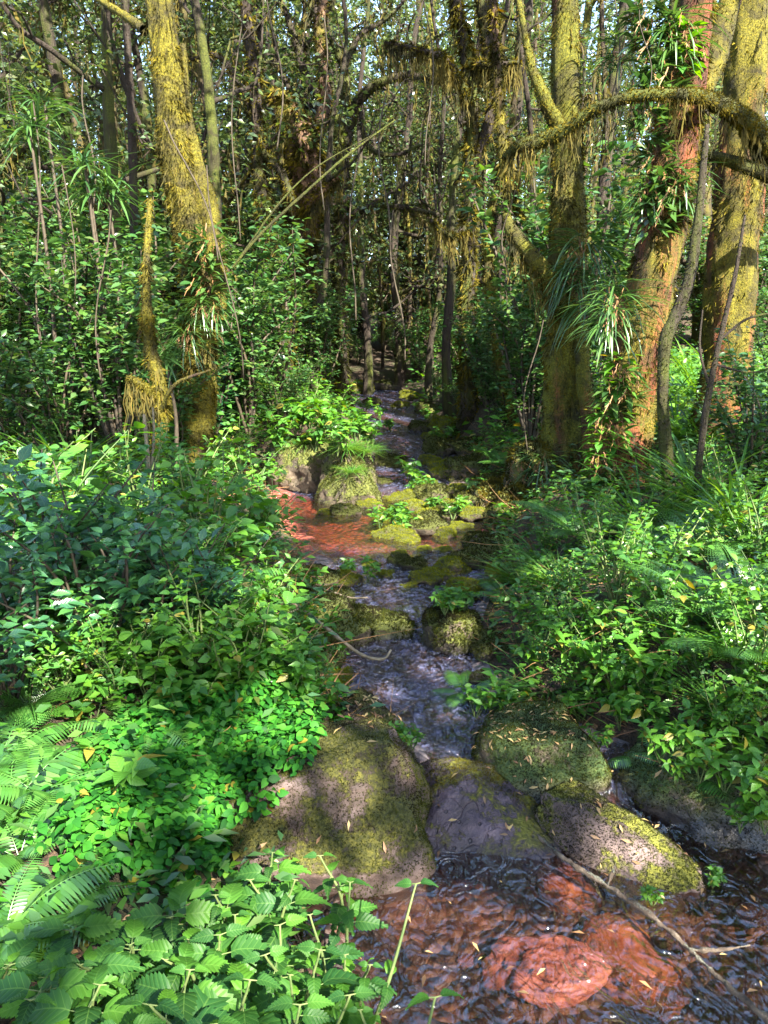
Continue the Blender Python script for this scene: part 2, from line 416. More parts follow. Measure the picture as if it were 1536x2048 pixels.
GOLD = [(.018, .018, .003), (.09, .082, .008), (.22, .18, .014)]
GREENM = [(.014, .022, .004), (.045, .055, .008), (.11, .115, .015)]
M = dict(
    herb=leaf_mat("herb_leaf", [(.022, .075, .012), (.045, .14, .015), (.085, .20, .016), (.055, .15, .024), (.03, .10, .024)], old=.025),
    carpet=leaf_mat("carpet_leaf", [(.008, .045, .008), (.018, .10, .013), (.03, .14, .014), (.055, .20, .018)], .3, .55, .12, old=.02),
    dark=leaf_mat("dark_leaf", [(.012, .042, .012), (.026, .08, .018), (.055, .12, .02), (.035, .09, .035), (.07, .10, .02)], .28, .33),
    blue=leaf_mat("blue_leaf", [(.014, .06, .03), (.022, .085, .038), (.035, .12, .03), (.05, .15, .025)], .25, .30, .7, veins=True),
    broad=leaf_mat("broad_leaf", [(.03, .11, .015), (.052, .16, .016), (.095, .22, .02)], .35, .38, .5, veins=True, old=.015),
    nettle=leaf_mat("nettle_leaf", [(.009, .035, .006), (.024, .085, .010), (.068, .18, .014), (.016, .065, .016), (.045, .13, .010)], .40, .5, .22, veins=True),
    canopy=leaf_mat("canopy_leaf", [(.022, .040, .012), (.055, .085, .02), (.085, .125, .026), (.06, .095, .045), (.04, .075, .024), (.07, .085, .028)], .32, .27, 1.),
    fern=leaf_mat("fern_leaf", [(.02, .07, .012), (.045, .14, .022), (.08, .18, .035)], .3, .28, 1.),
    strap=leaf_mat("strap_leaf", [(.018, .052, .016), (.035, .09, .02), (.06, .12, .028)], .25, .3, .8),
    grass=leaf_mat("grass_blade", [(.025, .085, .015), (.055, .15, .022), (.10, .19, .03)], .35, .35),
    moss=leaf_mat("moss_tuft", [(.035, .032, .004), (.085, .075, .008), (.16, .13, .012), (.06, .055, .008), (.11, .075, .012)], .25, .8, .1, patch=(4.5, (.018, .018, .004))),
    gmoss=leaf_mat("green_moss_tuft", [(.016, .024, .004), (.036, .045, .007), (.075, .08, .010)], .25, .8, .1, patch=(9, (.016, .014, .006))),
    lime=leaf_mat("lime_moss_tuft", [(.06, .07, .006), (.13, .15, .012), (.20, .20, .018)], .25, .8, .1),
    hang=leaf_mat("hanging_moss", [(.04, .038, .012), (.075, .065, .014), (.13, .10, .025), (.06, .06, .022)], .3, .8, .1, patch=(2.5, (.022, .022, .010))),
    dry=leaf_mat("dead_leaf", [(.14, .07, .03), (.26, .15, .06), (.35, .26, .10), (.10, .05, .03)], .15, .6),
    straw=leaf_mat("dry_root", [(.14, .065, .025), (.22, .12, .04), (.09, .04, .02)], .15, .7),
    stem=plain_mat("green_stem", (.04, .075, .02), (.10, .13, .04), 25),
    twig=plain_mat("grey_twig", (.045, .032, .022), (.20, .165, .11), 22),
    bush=plain_mat("bush_stem", (.016, .012, .008), (.055, .042, .026), 22),
    darkbark=bark_mat("dark_bark", [(.010, .008, .006), (.035, .027, .02), (.08, .065, .05)], GREENM, .45),
    goldbark=bark_mat("gold_moss_bark", [(.020, .012, .008), (.06, .035, .02), (.14, .085, .05)], GOLD, .58),
    redbark=bark_mat("red_bark", [(.025, .010, .006), (.13, .045, .022), (.30, .13, .075)], GOLD, .50, red=(.30, .08, .03)),
    greenredbark=bark_mat("mossy_red_bark", [(.025, .010, .006), (.12, .045, .022), (.26, .12, .07)], [(.018, .022, .003), (.075, .078, .008), (.19, .17, .014)], .57, red=(.27, .075, .03)),
    bgbark=bark_mat("grey_bark", [(.016, .012, .008), (.05, .036, .024), (.15, .12, .085)], GOLD, .46, scale=3.5),
    mossarm=bark_mat("moss_coated_arm", [(.010, .008, .006), (.03, .022, .015), (.06, .045, .03)], GREENM, .75),
    stickbark=rock_mat("lichened_branch", [(.02, .014, .010), (.07, .05, .035), (.15, .12, .09)], [(.06, .06, .04), (.12, .12, .09), (.22, .22, .18)], .70, 22, .9, .2),
    palebark=bark_mat("brown_fibrous_bark", [(.03, .016, .010), (.13, .075, .045), (.32, .23, .15)], GOLD, .40),
)

# ------------------------------------------------------------------ things and labels
AUTO = []
def thing(name, loc, cat, group=None, label=None, desc=None, rot=0, anchor=None, ob=None):
    o = ob
    if o is None:
        o = bpy.data.objects.new(name, None); COL.link(o); o.empty_display_size = .1
    o.location = tuple(loc); o.rotation_euler.z = rot
    o["category"] = cat
    if group: o["group"] = group
    if label: o["label"] = label
    else: AUTO.append((o, desc, tuple(anchor if anchor is not None else loc)))
    return o
def copy_thing(o, loc, rot=0, sc=1., desc=None, label=None, anchor=None, tilt=(0, 0)):
    c = o.copy(); COL.link(c); c.location = tuple(loc); c.rotation_euler = (tilt[0], tilt[1], rot); c.scale = (sc,) * 3
    for ch in o.children:
        d = ch.copy(); COL.link(d); d.parent = c
        for g in ch.children:
            e = g.copy(); COL.link(e); e.parent = d
    if label: c["label"] = label
    else: AUTO.append((c, desc, tuple(anchor if anchor is not None else loc)))
    return c
def structure(o): o["kind"] = "structure"; return o
def stuff(o, label, cat):
    o["kind"] = "stuff"; o["label"] = label; o["category"] = cat; return o
#@@SETTING
# ------------------------------------------------------------------ the setting: ground, water
def grid_terrain():
    u = np.linspace(-1, 1, 300); xs = np.sign(u) * (np.abs(u) * 5.0 + 45 * np.abs(u) ** 4)
    v = np.linspace(0, 1, 380); ys = -3 + 12 * v + 60 * v ** 3.2
    X, Y = np.meshgrid(xs, ys); Z = ground(X, Y)
    n, m = X.shape; i, j = np.meshgrid(np.arange(n - 1), np.arange(m - 1), indexing='ij')
    f = np.stack([i * m + j, i * m + j + 1, (i + 1) * m + j + 1, (i + 1) * m + j], -1).reshape(-1, 4)
    mb = MB(); mb.add(np.stack([X, Y, Z], -1), {4: f}); return mb
def soil_mat():
    m, nt, out = new_mat("forest_soil"); L = nt.links; tc = N(nt, "ShaderNodeTexCoord"); o = tc.outputs["Object"]
    n1 = noise_t(nt, o, 3, 5, .65); n2 = noise_t(nt, o, 28, 5, .7); n3 = noise_t(nt, o, 90, 3, .7)
    c = ramp(nt, n2, [(.3, (.012, .009, .006)), (.5, (.045, .028, .016)), (.7, (.11, .06, .03))])
    c = mixc(nt, ramp(nt, n1, [(.48, (0, 0, 0)), (.62, (1, 1, 1))]), c, (.04, .045, .010))
    p = N(nt, "ShaderNodeBsdfPrincipled"); p.inputs["Roughness"].default_value = .9
    L.new(c, p.inputs["Base Color"]); L.new(bump(nt, mth(nt, 'ADD', n2, n3), .9, .03), p.inputs["Normal"]); L.new(p.outputs[0], out.inputs[0]); return m
def bed_mat():
    m, nt, out = new_mat("stream_bed"); L = nt.links; tc = N(nt, "ShaderNodeTexCoord"); o = tc.outputs["Object"]
    vo = N(nt, "ShaderNodeTexVoronoi"); vo.inputs["Scale"].default_value = 24; vo.inputs["Randomness"].default_value = 1
    L.new(o, vo.inputs["Vector"])
    n2 = noise_t(nt, o, 20, 5, .7); n1 = noise_t(nt, o, 1.7, 4, .6)
    sp = N(nt, "ShaderNodeSeparateXYZ"); L.new(vo.outputs["Color"], sp.inputs[0])
    c = ramp(nt, sp.outputs[0], [(.1, (.08, .018, .012)), (.4, (.26, .045, .028)), (.65, (.15, .045, .03)), (.85, (.38, .11, .04)), (1, (.09, .06, .055))])
    c = mixc(nt, ramp(nt, n2, [(.42, (0, 0, 0)), (.66, (.8, .8, .8))]), c, (.03, .014, .009))
    c = mixc(nt, ramp(nt, n1, [(.44, (0, 0, 0)), (.64, (.75, .75, .75))]), c, (.04, .02, .012))
    sy = N(nt, "ShaderNodeSeparateXYZ"); L.new(o, sy.inputs[0])
    c = mixc(nt, ramp(nt, mth(nt, 'MULTIPLY', sy.outputs[1], .1), [(.22, (.86, .86, .86)), (.26, (0, 0, 0))]), c, (.035, .02, .012))
    gy = ramp(nt, mth(nt, 'ADD', mth(nt, 'MULTIPLY', sy.outputs[1], .1), mth(nt, 'MULTIPLY', mth(nt, 'SUBTRACT', n1, .5), .05)), [(.24, (0, 0, 0)), (.28, (1, 1, 1)), (.49, (1, 1, 1)), (.53, (0, 0, 0)), (.68, (0, 0, 0)), (.72, (.7, .7, .7))])
    c = mixc(nt, mth(nt, 'MULTIPLY', gy, .9), c, ramp(nt, n2, [(.3, (.03, .03, .035)), (.7, (.15, .14, .16))]))
    rd = ramp(nt, mth(nt, 'MULTIPLY', sy.outputs[1], .1), [(.50, (0, 0, 0)), (.54, (1, 1, 1)), (.68, (1, 1, 1)), (.73, (0, 0, 0))])
    rx = ramp(nt, mth(nt, 'ADD', mth(nt, 'ADD', sy.outputs[0], .5), mth(nt, 'MULTIPLY', mth(nt, 'SUBTRACT', n1, .5), 1.1)), [(.38, (1, 1, 1)), (.62, (.12, .12, .12))])
    rd = mth(nt, 'MULTIPLY', rd, rx)
    c = mixc(nt, mth(nt, 'MULTIPLY', rd, .85), c, ramp(nt, n2, [(.34, (.03, .010, .007)), (.47, (.17, .035, .022)), (.58, (.33, .07, .04)), (.68, (.36, .14, .03))]))
    p = N(nt, "ShaderNodeBsdfPrincipled"); p.inputs["Roughness"].default_value = .6
    L.new(c, p.inputs["Base Color"]); L.new(bump(nt, mth(nt, 'SUBTRACT', n2, mth(nt, 'MULTIPLY', vo.outputs[0], 2.)), .8, .03), p.inputs["Normal"]); L.new(p.outputs[0], out.inputs[0]); return m
g_o = structure(grid_terrain().build("ground", soil_mat()))
# wet red stream bed: a sheet of its own lying just above the ground inside the channel
def channel_sheet(dz, margin, nx=46, ny=330, wave=0., hfun=None):
    ys = np.concatenate([np.linspace(-.8, 7, int(ny * .72)), np.linspace(7.05, YEND + .3, ny - int(ny * .72))])
    xl, xr = edges(ys); t = np.linspace(0, 1, nx)
    X = (xl - margin)[:, None] + (xr - xl + 2 * margin)[:, None] * t; Y = np.repeat(ys[:, None], nx, 1)
    Z = hfun(X, Y) + dz
    n, m = X.shape; i, j = np.meshgrid(np.arange(n - 1), np.arange(m - 1), indexing='ij')
    f = np.stack([i * m + j, i * m + j + 1, (i + 1) * m + j + 1, (i + 1) * m + j], -1).reshape(-1, 4)
    mb = MB(); mb.add(np.stack([X, Y, Z], -1), {4: f}); return mb
structure(channel_sheet(.008, .03, nx=90, ny=420, hfun=ground).build("stream_bed", bed_mat()))
def water_h(X, Y):
    p = np.stack([X, Y, 0 * X], -1); up = sstep(2.5, 3.0, Y)
    return wl(Y) + .010 * up * fbm(p * np.array([4, 2.6, 1]), 3) + .003 * (1 - up) * vnoise(p * 6)
def water_mat():
    m, nt, out = new_mat("stream_water"); L = nt.links; tc = N(nt, "ShaderNodeTexCoord")
    mp = N(nt, "ShaderNodeMapping"); L.new(tc.outputs["Object"], mp.inputs[0]); mp.inputs["Scale"].default_value = (1, .62, 1)
    sp = N(nt, "ShaderNodeSeparateXYZ"); L.new(tc.outputs["Object"], sp.inputs[0])
    up = ramp(nt, mth(nt, 'MULTIPLY', sp.outputs[1], .1), [(.24, (0, 0, 0)), (.30, (1, 1, 1))])
    a = noise_t(nt, mp.outputs[0], 13, 1.2, .45, 2.6); b = noise_t(nt, mp.outputs[0], 30, 3, .6, 1.0)
    c2 = noise_t(nt, mp.outputs[0], 2.2, 2, .5)
    h = mth(nt, 'ADD', a, mth(nt, 'MULTIPLY', b, mth(nt, 'ADD', mth(nt, 'MULTIPLY', up, .8), .25)))
    h = mth(nt, 'MULTIPLY', h, mth(nt, 'ADD', .4, c2)); h = mth(nt, 'MULTIPLY', h, ramp(nt, mth(nt, 'MULTIPLY', sp.outputs[1], .1), [(.22, (.5, .5, .5)), (.27, (1, 1, 1)), (.50, (1, 1, 1)), (.55, (.3, .3, .3)), (.66, (.3, .3, .3)), (.71, (1, 1, 1))]))
    bm = bump(nt, h, 1., .075)
    gl = N(nt, "ShaderNodeBsdfGlossy"); gl.inputs["Roughness"].default_value = .06; gl.inputs[0].default_value = (.95, .97, 1, 1); L.new(bm, gl.inputs["Normal"])
    tr = N(nt, "ShaderNodeBsdfRefraction"); tr.inputs[0].default_value = (.80, .62, .50, 1)
    tp = N(nt, "ShaderNodeBsdfTransparent"); tp.inputs[0].default_value = (.66, .53, .46, 1)
    ge = N(nt, "ShaderNodeNewGeometry"); dp = N(nt, "ShaderNodeVectorMath", operation='DOT_PRODUCT'); L.new(bm, dp.inputs[0]); L.new(ge.outputs["Incoming"], dp.inputs[1])
    fr = mth(nt, 'ADD', .10, mth(nt, 'MULTIPLY', .90, mth(nt, 'POWER', mth(nt, 'SUBTRACT', 1.0, mth(nt, 'MINIMUM', mth(nt, 'ABSOLUTE', dp.outputs["Value"]), 1.0)), 4.0)))   # the same from above and below, so light reaches the bed
    mx = N(nt, "ShaderNodeMixShader"); L.new(fr, mx.inputs[0]); L.new(tp.outputs[0], mx.inputs[1]); L.new(gl.outputs[0], mx.inputs[2])
    foam_sky = N(nt, "ShaderNodeBsdfDiffuse"); foam_sky.inputs[0].default_value = (.30, .33, .60, 1); L.new(bm, foam_sky.inputs["Normal"])  # broken water, tinted blue-violet to paint in the sky's reflection
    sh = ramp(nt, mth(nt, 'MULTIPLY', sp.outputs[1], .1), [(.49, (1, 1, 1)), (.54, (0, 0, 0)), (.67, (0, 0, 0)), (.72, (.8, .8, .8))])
    foam_sky_fac = mth(nt, 'MULTIPLY', mth(nt, 'MULTIPLY', mth(nt, 'MULTIPLY', up, sh), ramp(nt, mth(nt, 'ADD', mth(nt, 'MULTIPLY', a, .6), mth(nt, 'MULTIPLY', b, .5)), [(.48, (0, 0, 0)), (.74, (1, 1, 1))])), .30)
    m2 = N(nt, "ShaderNodeMixShader"); L.new(foam_sky_fac, m2.inputs[0]); L.new(mx.outputs[0], m2.inputs[1]); L.new(foam_sky.outputs[0], m2.inputs[2])
    L.new(m2.outputs[0], out.inputs[0]); return m
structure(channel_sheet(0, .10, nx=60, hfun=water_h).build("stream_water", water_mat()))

# ------------------------------------------------------------------ boulders
def ico(n=4):
    import bmesh
    bm = bmesh.new(); bmesh.ops.create_icosphere(bm, subdivisions=n, radius=1)
    V = np.array([v.co[:] for v in bm.verts]); f = np.array([[v.index for v in q.verts] for q in bm.faces]); bm.free(); return V, f
ICO5, ICO4, ICO3 = ico(6), ico(4), ico(3)
def rock_shape(size, seed, cuts=(), nz=.16, fq=1.2, base=ICO4, sup=2.6):
    V = base[0].copy(); q = (np.abs(V) ** sup).sum(1) ** (1 / sup); V = V / q[:, None]
    for nrm, d in cuts:
        n = unit(np.array(nrm, float)); e = V @ n - d; V = V - np.maximum(e, 0)[:, None] * n * .93
    rq = np.random.default_rng(int(seed) + 5)
    for _ in range(7):
        n = unit(rq.normal(0, 1, 3)); e = V @ n - rq.uniform(.78, .95); V = V - np.maximum(e, 0)[:, None] * n * .9
    V = V * (1 + nz * fbm(V * fq + seed * 3.7, 4)[:, None] + .025 * fbm(V * 6 + seed, 3)[:, None])
    return V * np.array(size)
def rotz(V, a):
    c, s = math.cos(a), math.sin(a); return V @ np.array([[c, s, 0], [-s, c, 0], [0, 0, 1.]])
def boulder(label, cpx, Y, size, mat, seed, rot=0, cuts=(), zc=None, nmoss=0, mosskey='gmoss', mlen=.018, mossw=None, name="boulder", cat="boulder", group=None, nz=.16, base=ICO5, sup=2.6, desc=None, loc=None, tilt=0):
    """a boulder whose middle shows at photo pixel cpx, at depth Y"""
    c = at(cpx[0], cpx[1], Y) if loc is None else np.array(loc, float)
    V = rock_shape(size, seed, cuts, nz, base=base, sup=sup); ct, st = math.cos(tilt), math.sin(tilt)
    V = rotz(np.stack([V[:, 0] * ct + V[:, 2] * st, V[:, 1], V[:, 2] * ct - V[:, 0] * st], -1), rot)
    mb = MB(); mb.add(V, {3: base[1]}); o = mb.build(name, mat)
    thing(name, c, cat, group, label, desc=desc, ob=o)
    if nmoss:
        w = mossw or (lambda C, n: sstep(.40, .62, .5 + .5 * fbm(C * 6 + seed, 3) * .7 + .35 * n[:, 2]) * (n[:, 2] > -.2))
        P, n = sample(V, {3: base[1]}, nmoss, w); k = MB()
        place(k, MOSS, P - n * .002, n + .8 * rdir(nmoss), rdir(nmoss), mlen * R.uniform(.5, 1.3, nmoss)); k.build("moss", M[mosskey], o)
    return o
RM1 = rock_mat("brown_mossy_rock", [(.014, .009, .008), (.042, .026, .020), (.12, .085, .078)], [(.014, .018, .003), (.05, .05, .006), (.11, .10, .011)], .60, 8, wet=.0)
RM3 = rock_mat("purple_rock", [(.016, .011, .015), (.045, .031, .043), (.11, .08, .10)], [(.03, .035, .005), (.10, .10, .010), (.18, .17, .016)], .72, 9, .45, .30, cracks=True, wet=-.01)
RM4 = rock_mat("green_slick_rock", [(.03, .024, .018), (.075, .055, .035), (.15, .11, .07)], [(.014, .032, .008), (.035, .062, .012), (.08, .10, .02)], .42, 6, .6, .12, wet=.06)
RM5 = rock_mat("pinkish_mossy_rock", [(.03, .02, .018), (.08, .055, .05), (.17, .12, .11)], [(.03, .036, .005), (.09, .095, .010), (.18, .17, .018)], .64, 6, wet=.0)
RMS = rock_mat("stream_moss_rock", [(.02, .018, .012), (.06, .045, .03), (.12, .09, .06)], [(.02, .026, .005), (.06, .07, .010), (.13, .14, .02)], .48, 8, wet=.15)
RMP = rock_mat("sunk_red_rock", [(.06, .024, .02), (.19, .075, .062), (.30, .15, .13)], [(.04, .022, .014), (.07, .04, .02), (.11, .07, .03)], .80, 9, .6)
RMO = rock_mat("sunk_orange_rock", [(.05, .018, .010), (.15, .05, .022), (.25, .11, .05)], [(.04, .022, .012), (.07, .04, .018), (.12, .08, .03)], .76, 9, .6)
RMB = rock_mat("sunk_brown_stone", [(.03, .018, .012), (.10, .05, .03), (.18, .10, .06)], GREENM, 1.3, 8, .4)
RMG = rock_mat("dark_wet_stone", [(.014, .009, .010), (.045, .026, .028), (.09, .06, .06)], GREENM, 1.2, 8, .25)

boulder("big brown boulder coated in patchy olive moss beside the pool", (628, 1640), 2.36, (.40, .30, .33), RM1, 3, .12, [((.1, -.75, .65), .80), ((.9, -.2, .4), .9), ((-.25, 0, 1), .76)], nmoss=26000, mlen=.010)
boulder("smaller mossy rock strewn with pale dead leaves, behind the big brown boulder", (728, 1475), 2.78, (.16, .20, .18), RM1, 8, .3, [((.3, -.3, .9), .7)], nmoss=6000, mlen=.010)
boulder("purplish wedge-shaped rock with cracks and pits in the dam", (937, 1668), 2.44, (.32, .22, .24), RM3, 5, -.12, [((-.06, -.66, .75), .66), ((.62, -.1, .78), .74), ((-.68, -.2, .70), .68)], nmoss=3500, mosskey='moss', mlen=.010, nz=.10, sup=3.0,
        mossw=lambda C, n: (n[:, 2] > .1) * sstep(.10, .2, C[:, 2] + .25 * np.abs(C[:, 0])) * sstep(-.02, .06, C[:, 1] + .02))
boulder("rounded dark green boulder above the dam, dead leaves on its top", (1075, 1520), 2.74, (.25, .25, .215), RM4, 12, .1, [((0, 0, 1), .72), ((0, -.8, .3), .85)], nmoss=17000, mlen=.010, nz=.09)
boulder("long sloping boulder with yellow-green moss, pink rock bared on its crest", (1240, 1702), 2.28, (.30, .135, .125), RM5, 21, -.72, [((-.6, 0, .8), .85), ((0, -.8, .6), .75), ((0, .8, .6), .8)], nmoss=12000, mlen=.009, nz=.08, sup=2.8, tilt=.34)
boulder("mossy bank rock under hanging herbs at the right edge", (1465, 1610), 2.52, (.36, .28, .27), RM4, 31, .3, [((-.5, -.7, .5), .7)], nmoss=15000, mlen=.011)
boulder("steep moss-covered boulder standing mid-stream under a cap of grass", (698, 985), 6.75, (.29, .26, .46), RMS, 41, .2, [((.55, -.4, .7), .62), ((-.55, -.3, .7), .66), ((0, -.8, .5), .7)], nmoss=4500, mlen=.022, nz=.2)
boulder("low grassy boulder left of the steep mid-stream one", (615, 930), 7.3, (.34, .30, .34), RMS, 42, .9, [((0, 0, 1), .7)], nmoss=3000, mlen=.022)
boulder("broad flat mossy rock on the left side of the narrows", (700, 1262), 3.95, (.33, .26, .13), RMS, 43, .1, [((0, 0, 1), .7)], nmoss=6000, mlen=.02)
boulder("dark mossy ledge rock under the left bank, lower than the flat one", (640, 1262), 3.75, (.26, .24, .16), RMS, 45, .7, (), nmoss=3000, mlen=.02)
boulder("squat mossy rock wearing a tuft of herbs on the right side of the narrows", (905, 1270), 3.75, (.14, .16, .15), RMS, 44, .4, [((0, 0, 1), .8)], nmoss=3500, mlen=.018)
boulder("pink boulder lying under the water in the middle of the pool", (1090, 1915), None, (.17, .12, .075), RMP, 51, .3, [((.2, 0, 1), .7), ((-.7, .2, .5), .7)], name="sunken_boulder", loc=(*at(1090, 1915, 1.87)[:2], -.085), nz=.25)
boulder("orange boulder lying under the water, right of the pink one", (1265, 1895), None, (.11, .16, .06), RMO, 52, .5, [((0, 0, 1), .6)], name="sunken_boulder", loc=(*at(1265, 1895, 1.90)[:2], -.088), nz=.28)
boulder("rust red stone lying under the water near the long sloping boulder", (1135, 1735), None, (.09, .12, .05), RMO, 54, .2, (), name="sunken_boulder", loc=(*at(1125, 1745, 2.22)[:2], -.085), nz=.2)
# small stones of the stream bed, each a thing
STN = []
for k in range(10):
    V = rock_shape((1, .75 + .04 * (k % 3), .5 + .1 * (k % 3)), 60 + k, [((.3, .2, .9), .62), ((-.8, .3, .4), .7), ((.2, -.8, .4), .75)], .3, fq=1.7, base=ICO4)
    a = MB(); a.add(V, {3: ICO4[1]}); b = None
    if k < 5:
        b = MB(); P, n = sample(V, {3: ICO4[1]}, 1500, lambda C, n: np.clip(n[:, 2] + .3, 0, 1)); place(b, MOSS, P, n + .7 * rdir(1500), rdir(1500), .11 * R.uniform(.5, 1.3, 1500))
    STN.append((a.mesh("stone", RMS if k < 5 else [RMG, RMG, RMP, RMB, RMO][k - 5]), b.mesh("moss", M['lime' if k % 2 else 'gmoss']) if b else None))
def stone(px, py, wpx, k, desc=None, sink=.25, name="stream_stone", cat="stone", grp="small stones along the stream"):
    p = hit(px, py); s = wpx * .5 * mpp(p)
    o = bpy.data.objects.new(name, STN[k][0]); COL.link(o); flo = p[2] if k > 6 else max(p[2], float(wl(p[1])) - .02)
    thing(name, (p[0], p[1], flo + s * (sink if k < 7 else .1)), cat, grp, None, desc=desc or ("mossy stone" if k < 5 else "dark wet stone"), rot=random.uniform(0, 6), ob=o)
    o.scale = (s, s, s * random.uniform(.8, 1.2))
    if STN[k][1]:
        c = bpy.data.objects.new("moss", STN[k][1]); COL.link(c); c.parent = o
    return o
for i, (px, py, w) in enumerate([(825, 1152, 60), (860, 1182, 75), (800, 1135, 45), (905, 1160, 90), (945, 1130, 90), (960, 1090, 80), (930, 1200, 90), (880, 1240, 60), (800, 1085, 70), (850, 1075, 90), (900, 1055, 80),
        (945, 1050, 70), (870, 1010, 90), (920, 1000, 80), (960, 1020, 90), (990, 985, 100), (900, 960, 90), (950, 950, 110), (860, 940, 50), (880, 915, 70), (930, 905, 90), (870, 885, 60), (835, 870, 50), (890, 860, 80),
        (780, 940, 60), (765, 975, 40), (740, 1035, 50), (690, 1045, 60), (650, 1050, 40), (640, 1170, 90), (600, 1160, 80), (690, 1185, 70), (650, 1220, 120), (590, 1240, 100), (980, 1300, 90), (960, 1370, 60),
        (665, 1375, 90), (640, 1340, 100), (800, 820, 40), (745, 815, 40), (860, 830, 60), (720, 790, 60), (770, 785, 50), (820, 800, 50), (1010, 1050, 90), (1000, 1100, 100), (1010, 1160, 90)]):
    stone(px, py, w, i % 5)
for i, (px, py, w) in enumerate([(790, 1055, 70), (830, 1040, 80), (770, 1080, 60), (870, 1050, 70), (820, 1010, 60), (790, 1015, 45), (850, 985, 60), (910, 1030, 60), (940, 1005, 70), (760, 1060, 45), (890, 1085, 55), (810, 1095, 60), (920, 1075, 50), (870, 1025, 45), (800, 1120, 40), (850, 1115, 45), (890, 1120, 40), (770, 1165, 50), (740, 1150, 40), (820, 1200, 40)]):
    stone(px, py, w, 1 + 2 * (i % 2), desc="lime-mossed stone", sink=.1)
for i, (px, py, w) in enumerate([(810, 1395, 70), (840, 1430, 60), (780, 1760, 60), (765, 1800, 40), (800, 1735, 80), (870, 1740, 50), (1310, 1800, 40), (1400, 1760, 40), (1440, 1810, 55), (1500, 1790, 45), (1380, 1830, 60), (1530, 1760, 60),
        (1420, 1880, 50), (1500, 1870, 90), (1330, 1720, 40), (1400, 1700, 50), (1460, 1745, 40), (880, 1830, 60), (960, 1790, 60), (830, 1960, 70), (1340, 1950, 70), (730, 1850, 50), (860, 1500, 50), (900, 1480, 45)]):
    stone(px, py, w * .72, 5 + i % 2, sink=-.25)
for i in range(95):
    px, py = random.uniform(690, 1535), random.uniform(1720, 2040)
    if 960 < px < 1330 and 1830 < py < 1990: continue
    stone(px, py, random.choice([18, 24, 30, 38, 52]), 7 + i % 3, desc=["red pebble", "brown pebble", "orange pebble"][i % 3] + " under the water", sink=-.35, name="pebble", cat="pebble", grp="pebbles on the floor of the pool")
#@@TREES
# ------------------------------------------------------------------ the big trees, traced at their own depth
def trunk_pts(spec, Y):
    P = np.array([at(px, py, Y + dy) for px, py, w, dy in spec]); r = np.array([.5 * w * mpp(p) for (px, py, w, dy), p in zip(spec, P)]); return P, r
def moss_on(mb_src, n, mat, parent, L=.03, down=.35, w=None, tp=MOSS, origin=None):
    V, f = mb_src.arrays(); P, nn = sample(V, f, n, w); k = MB()
    D = nn + .7 * rdir(n) + np.array([0, 0, -down]); place(k, tp, P - nn * .004, D, rdir(n), L * R.uniform(.5, 1.4, n))
    return k.build("moss", mat, parent)
def crown_leaves(tips, per, spread, size, mat='canopy', tp=LEAF, flat=.7):
    k = MB(); n = per * len(tips); c = np.repeat(np.asarray(tips), per, 0)
    g = R.normal(0, 1, (n, 3)); g = unit(g) * (np.abs(R.normal(0, .55, n)) ** .8)[:, None]; P = c + g * spread * np.array([1, 1, flat])
    place(k, tp, P, rdir(n, (-.7, .4)), np.array([0, 0, 1.]) + .9 * rdir(n), size * R.uniform(.6, 1.35, n)); return k
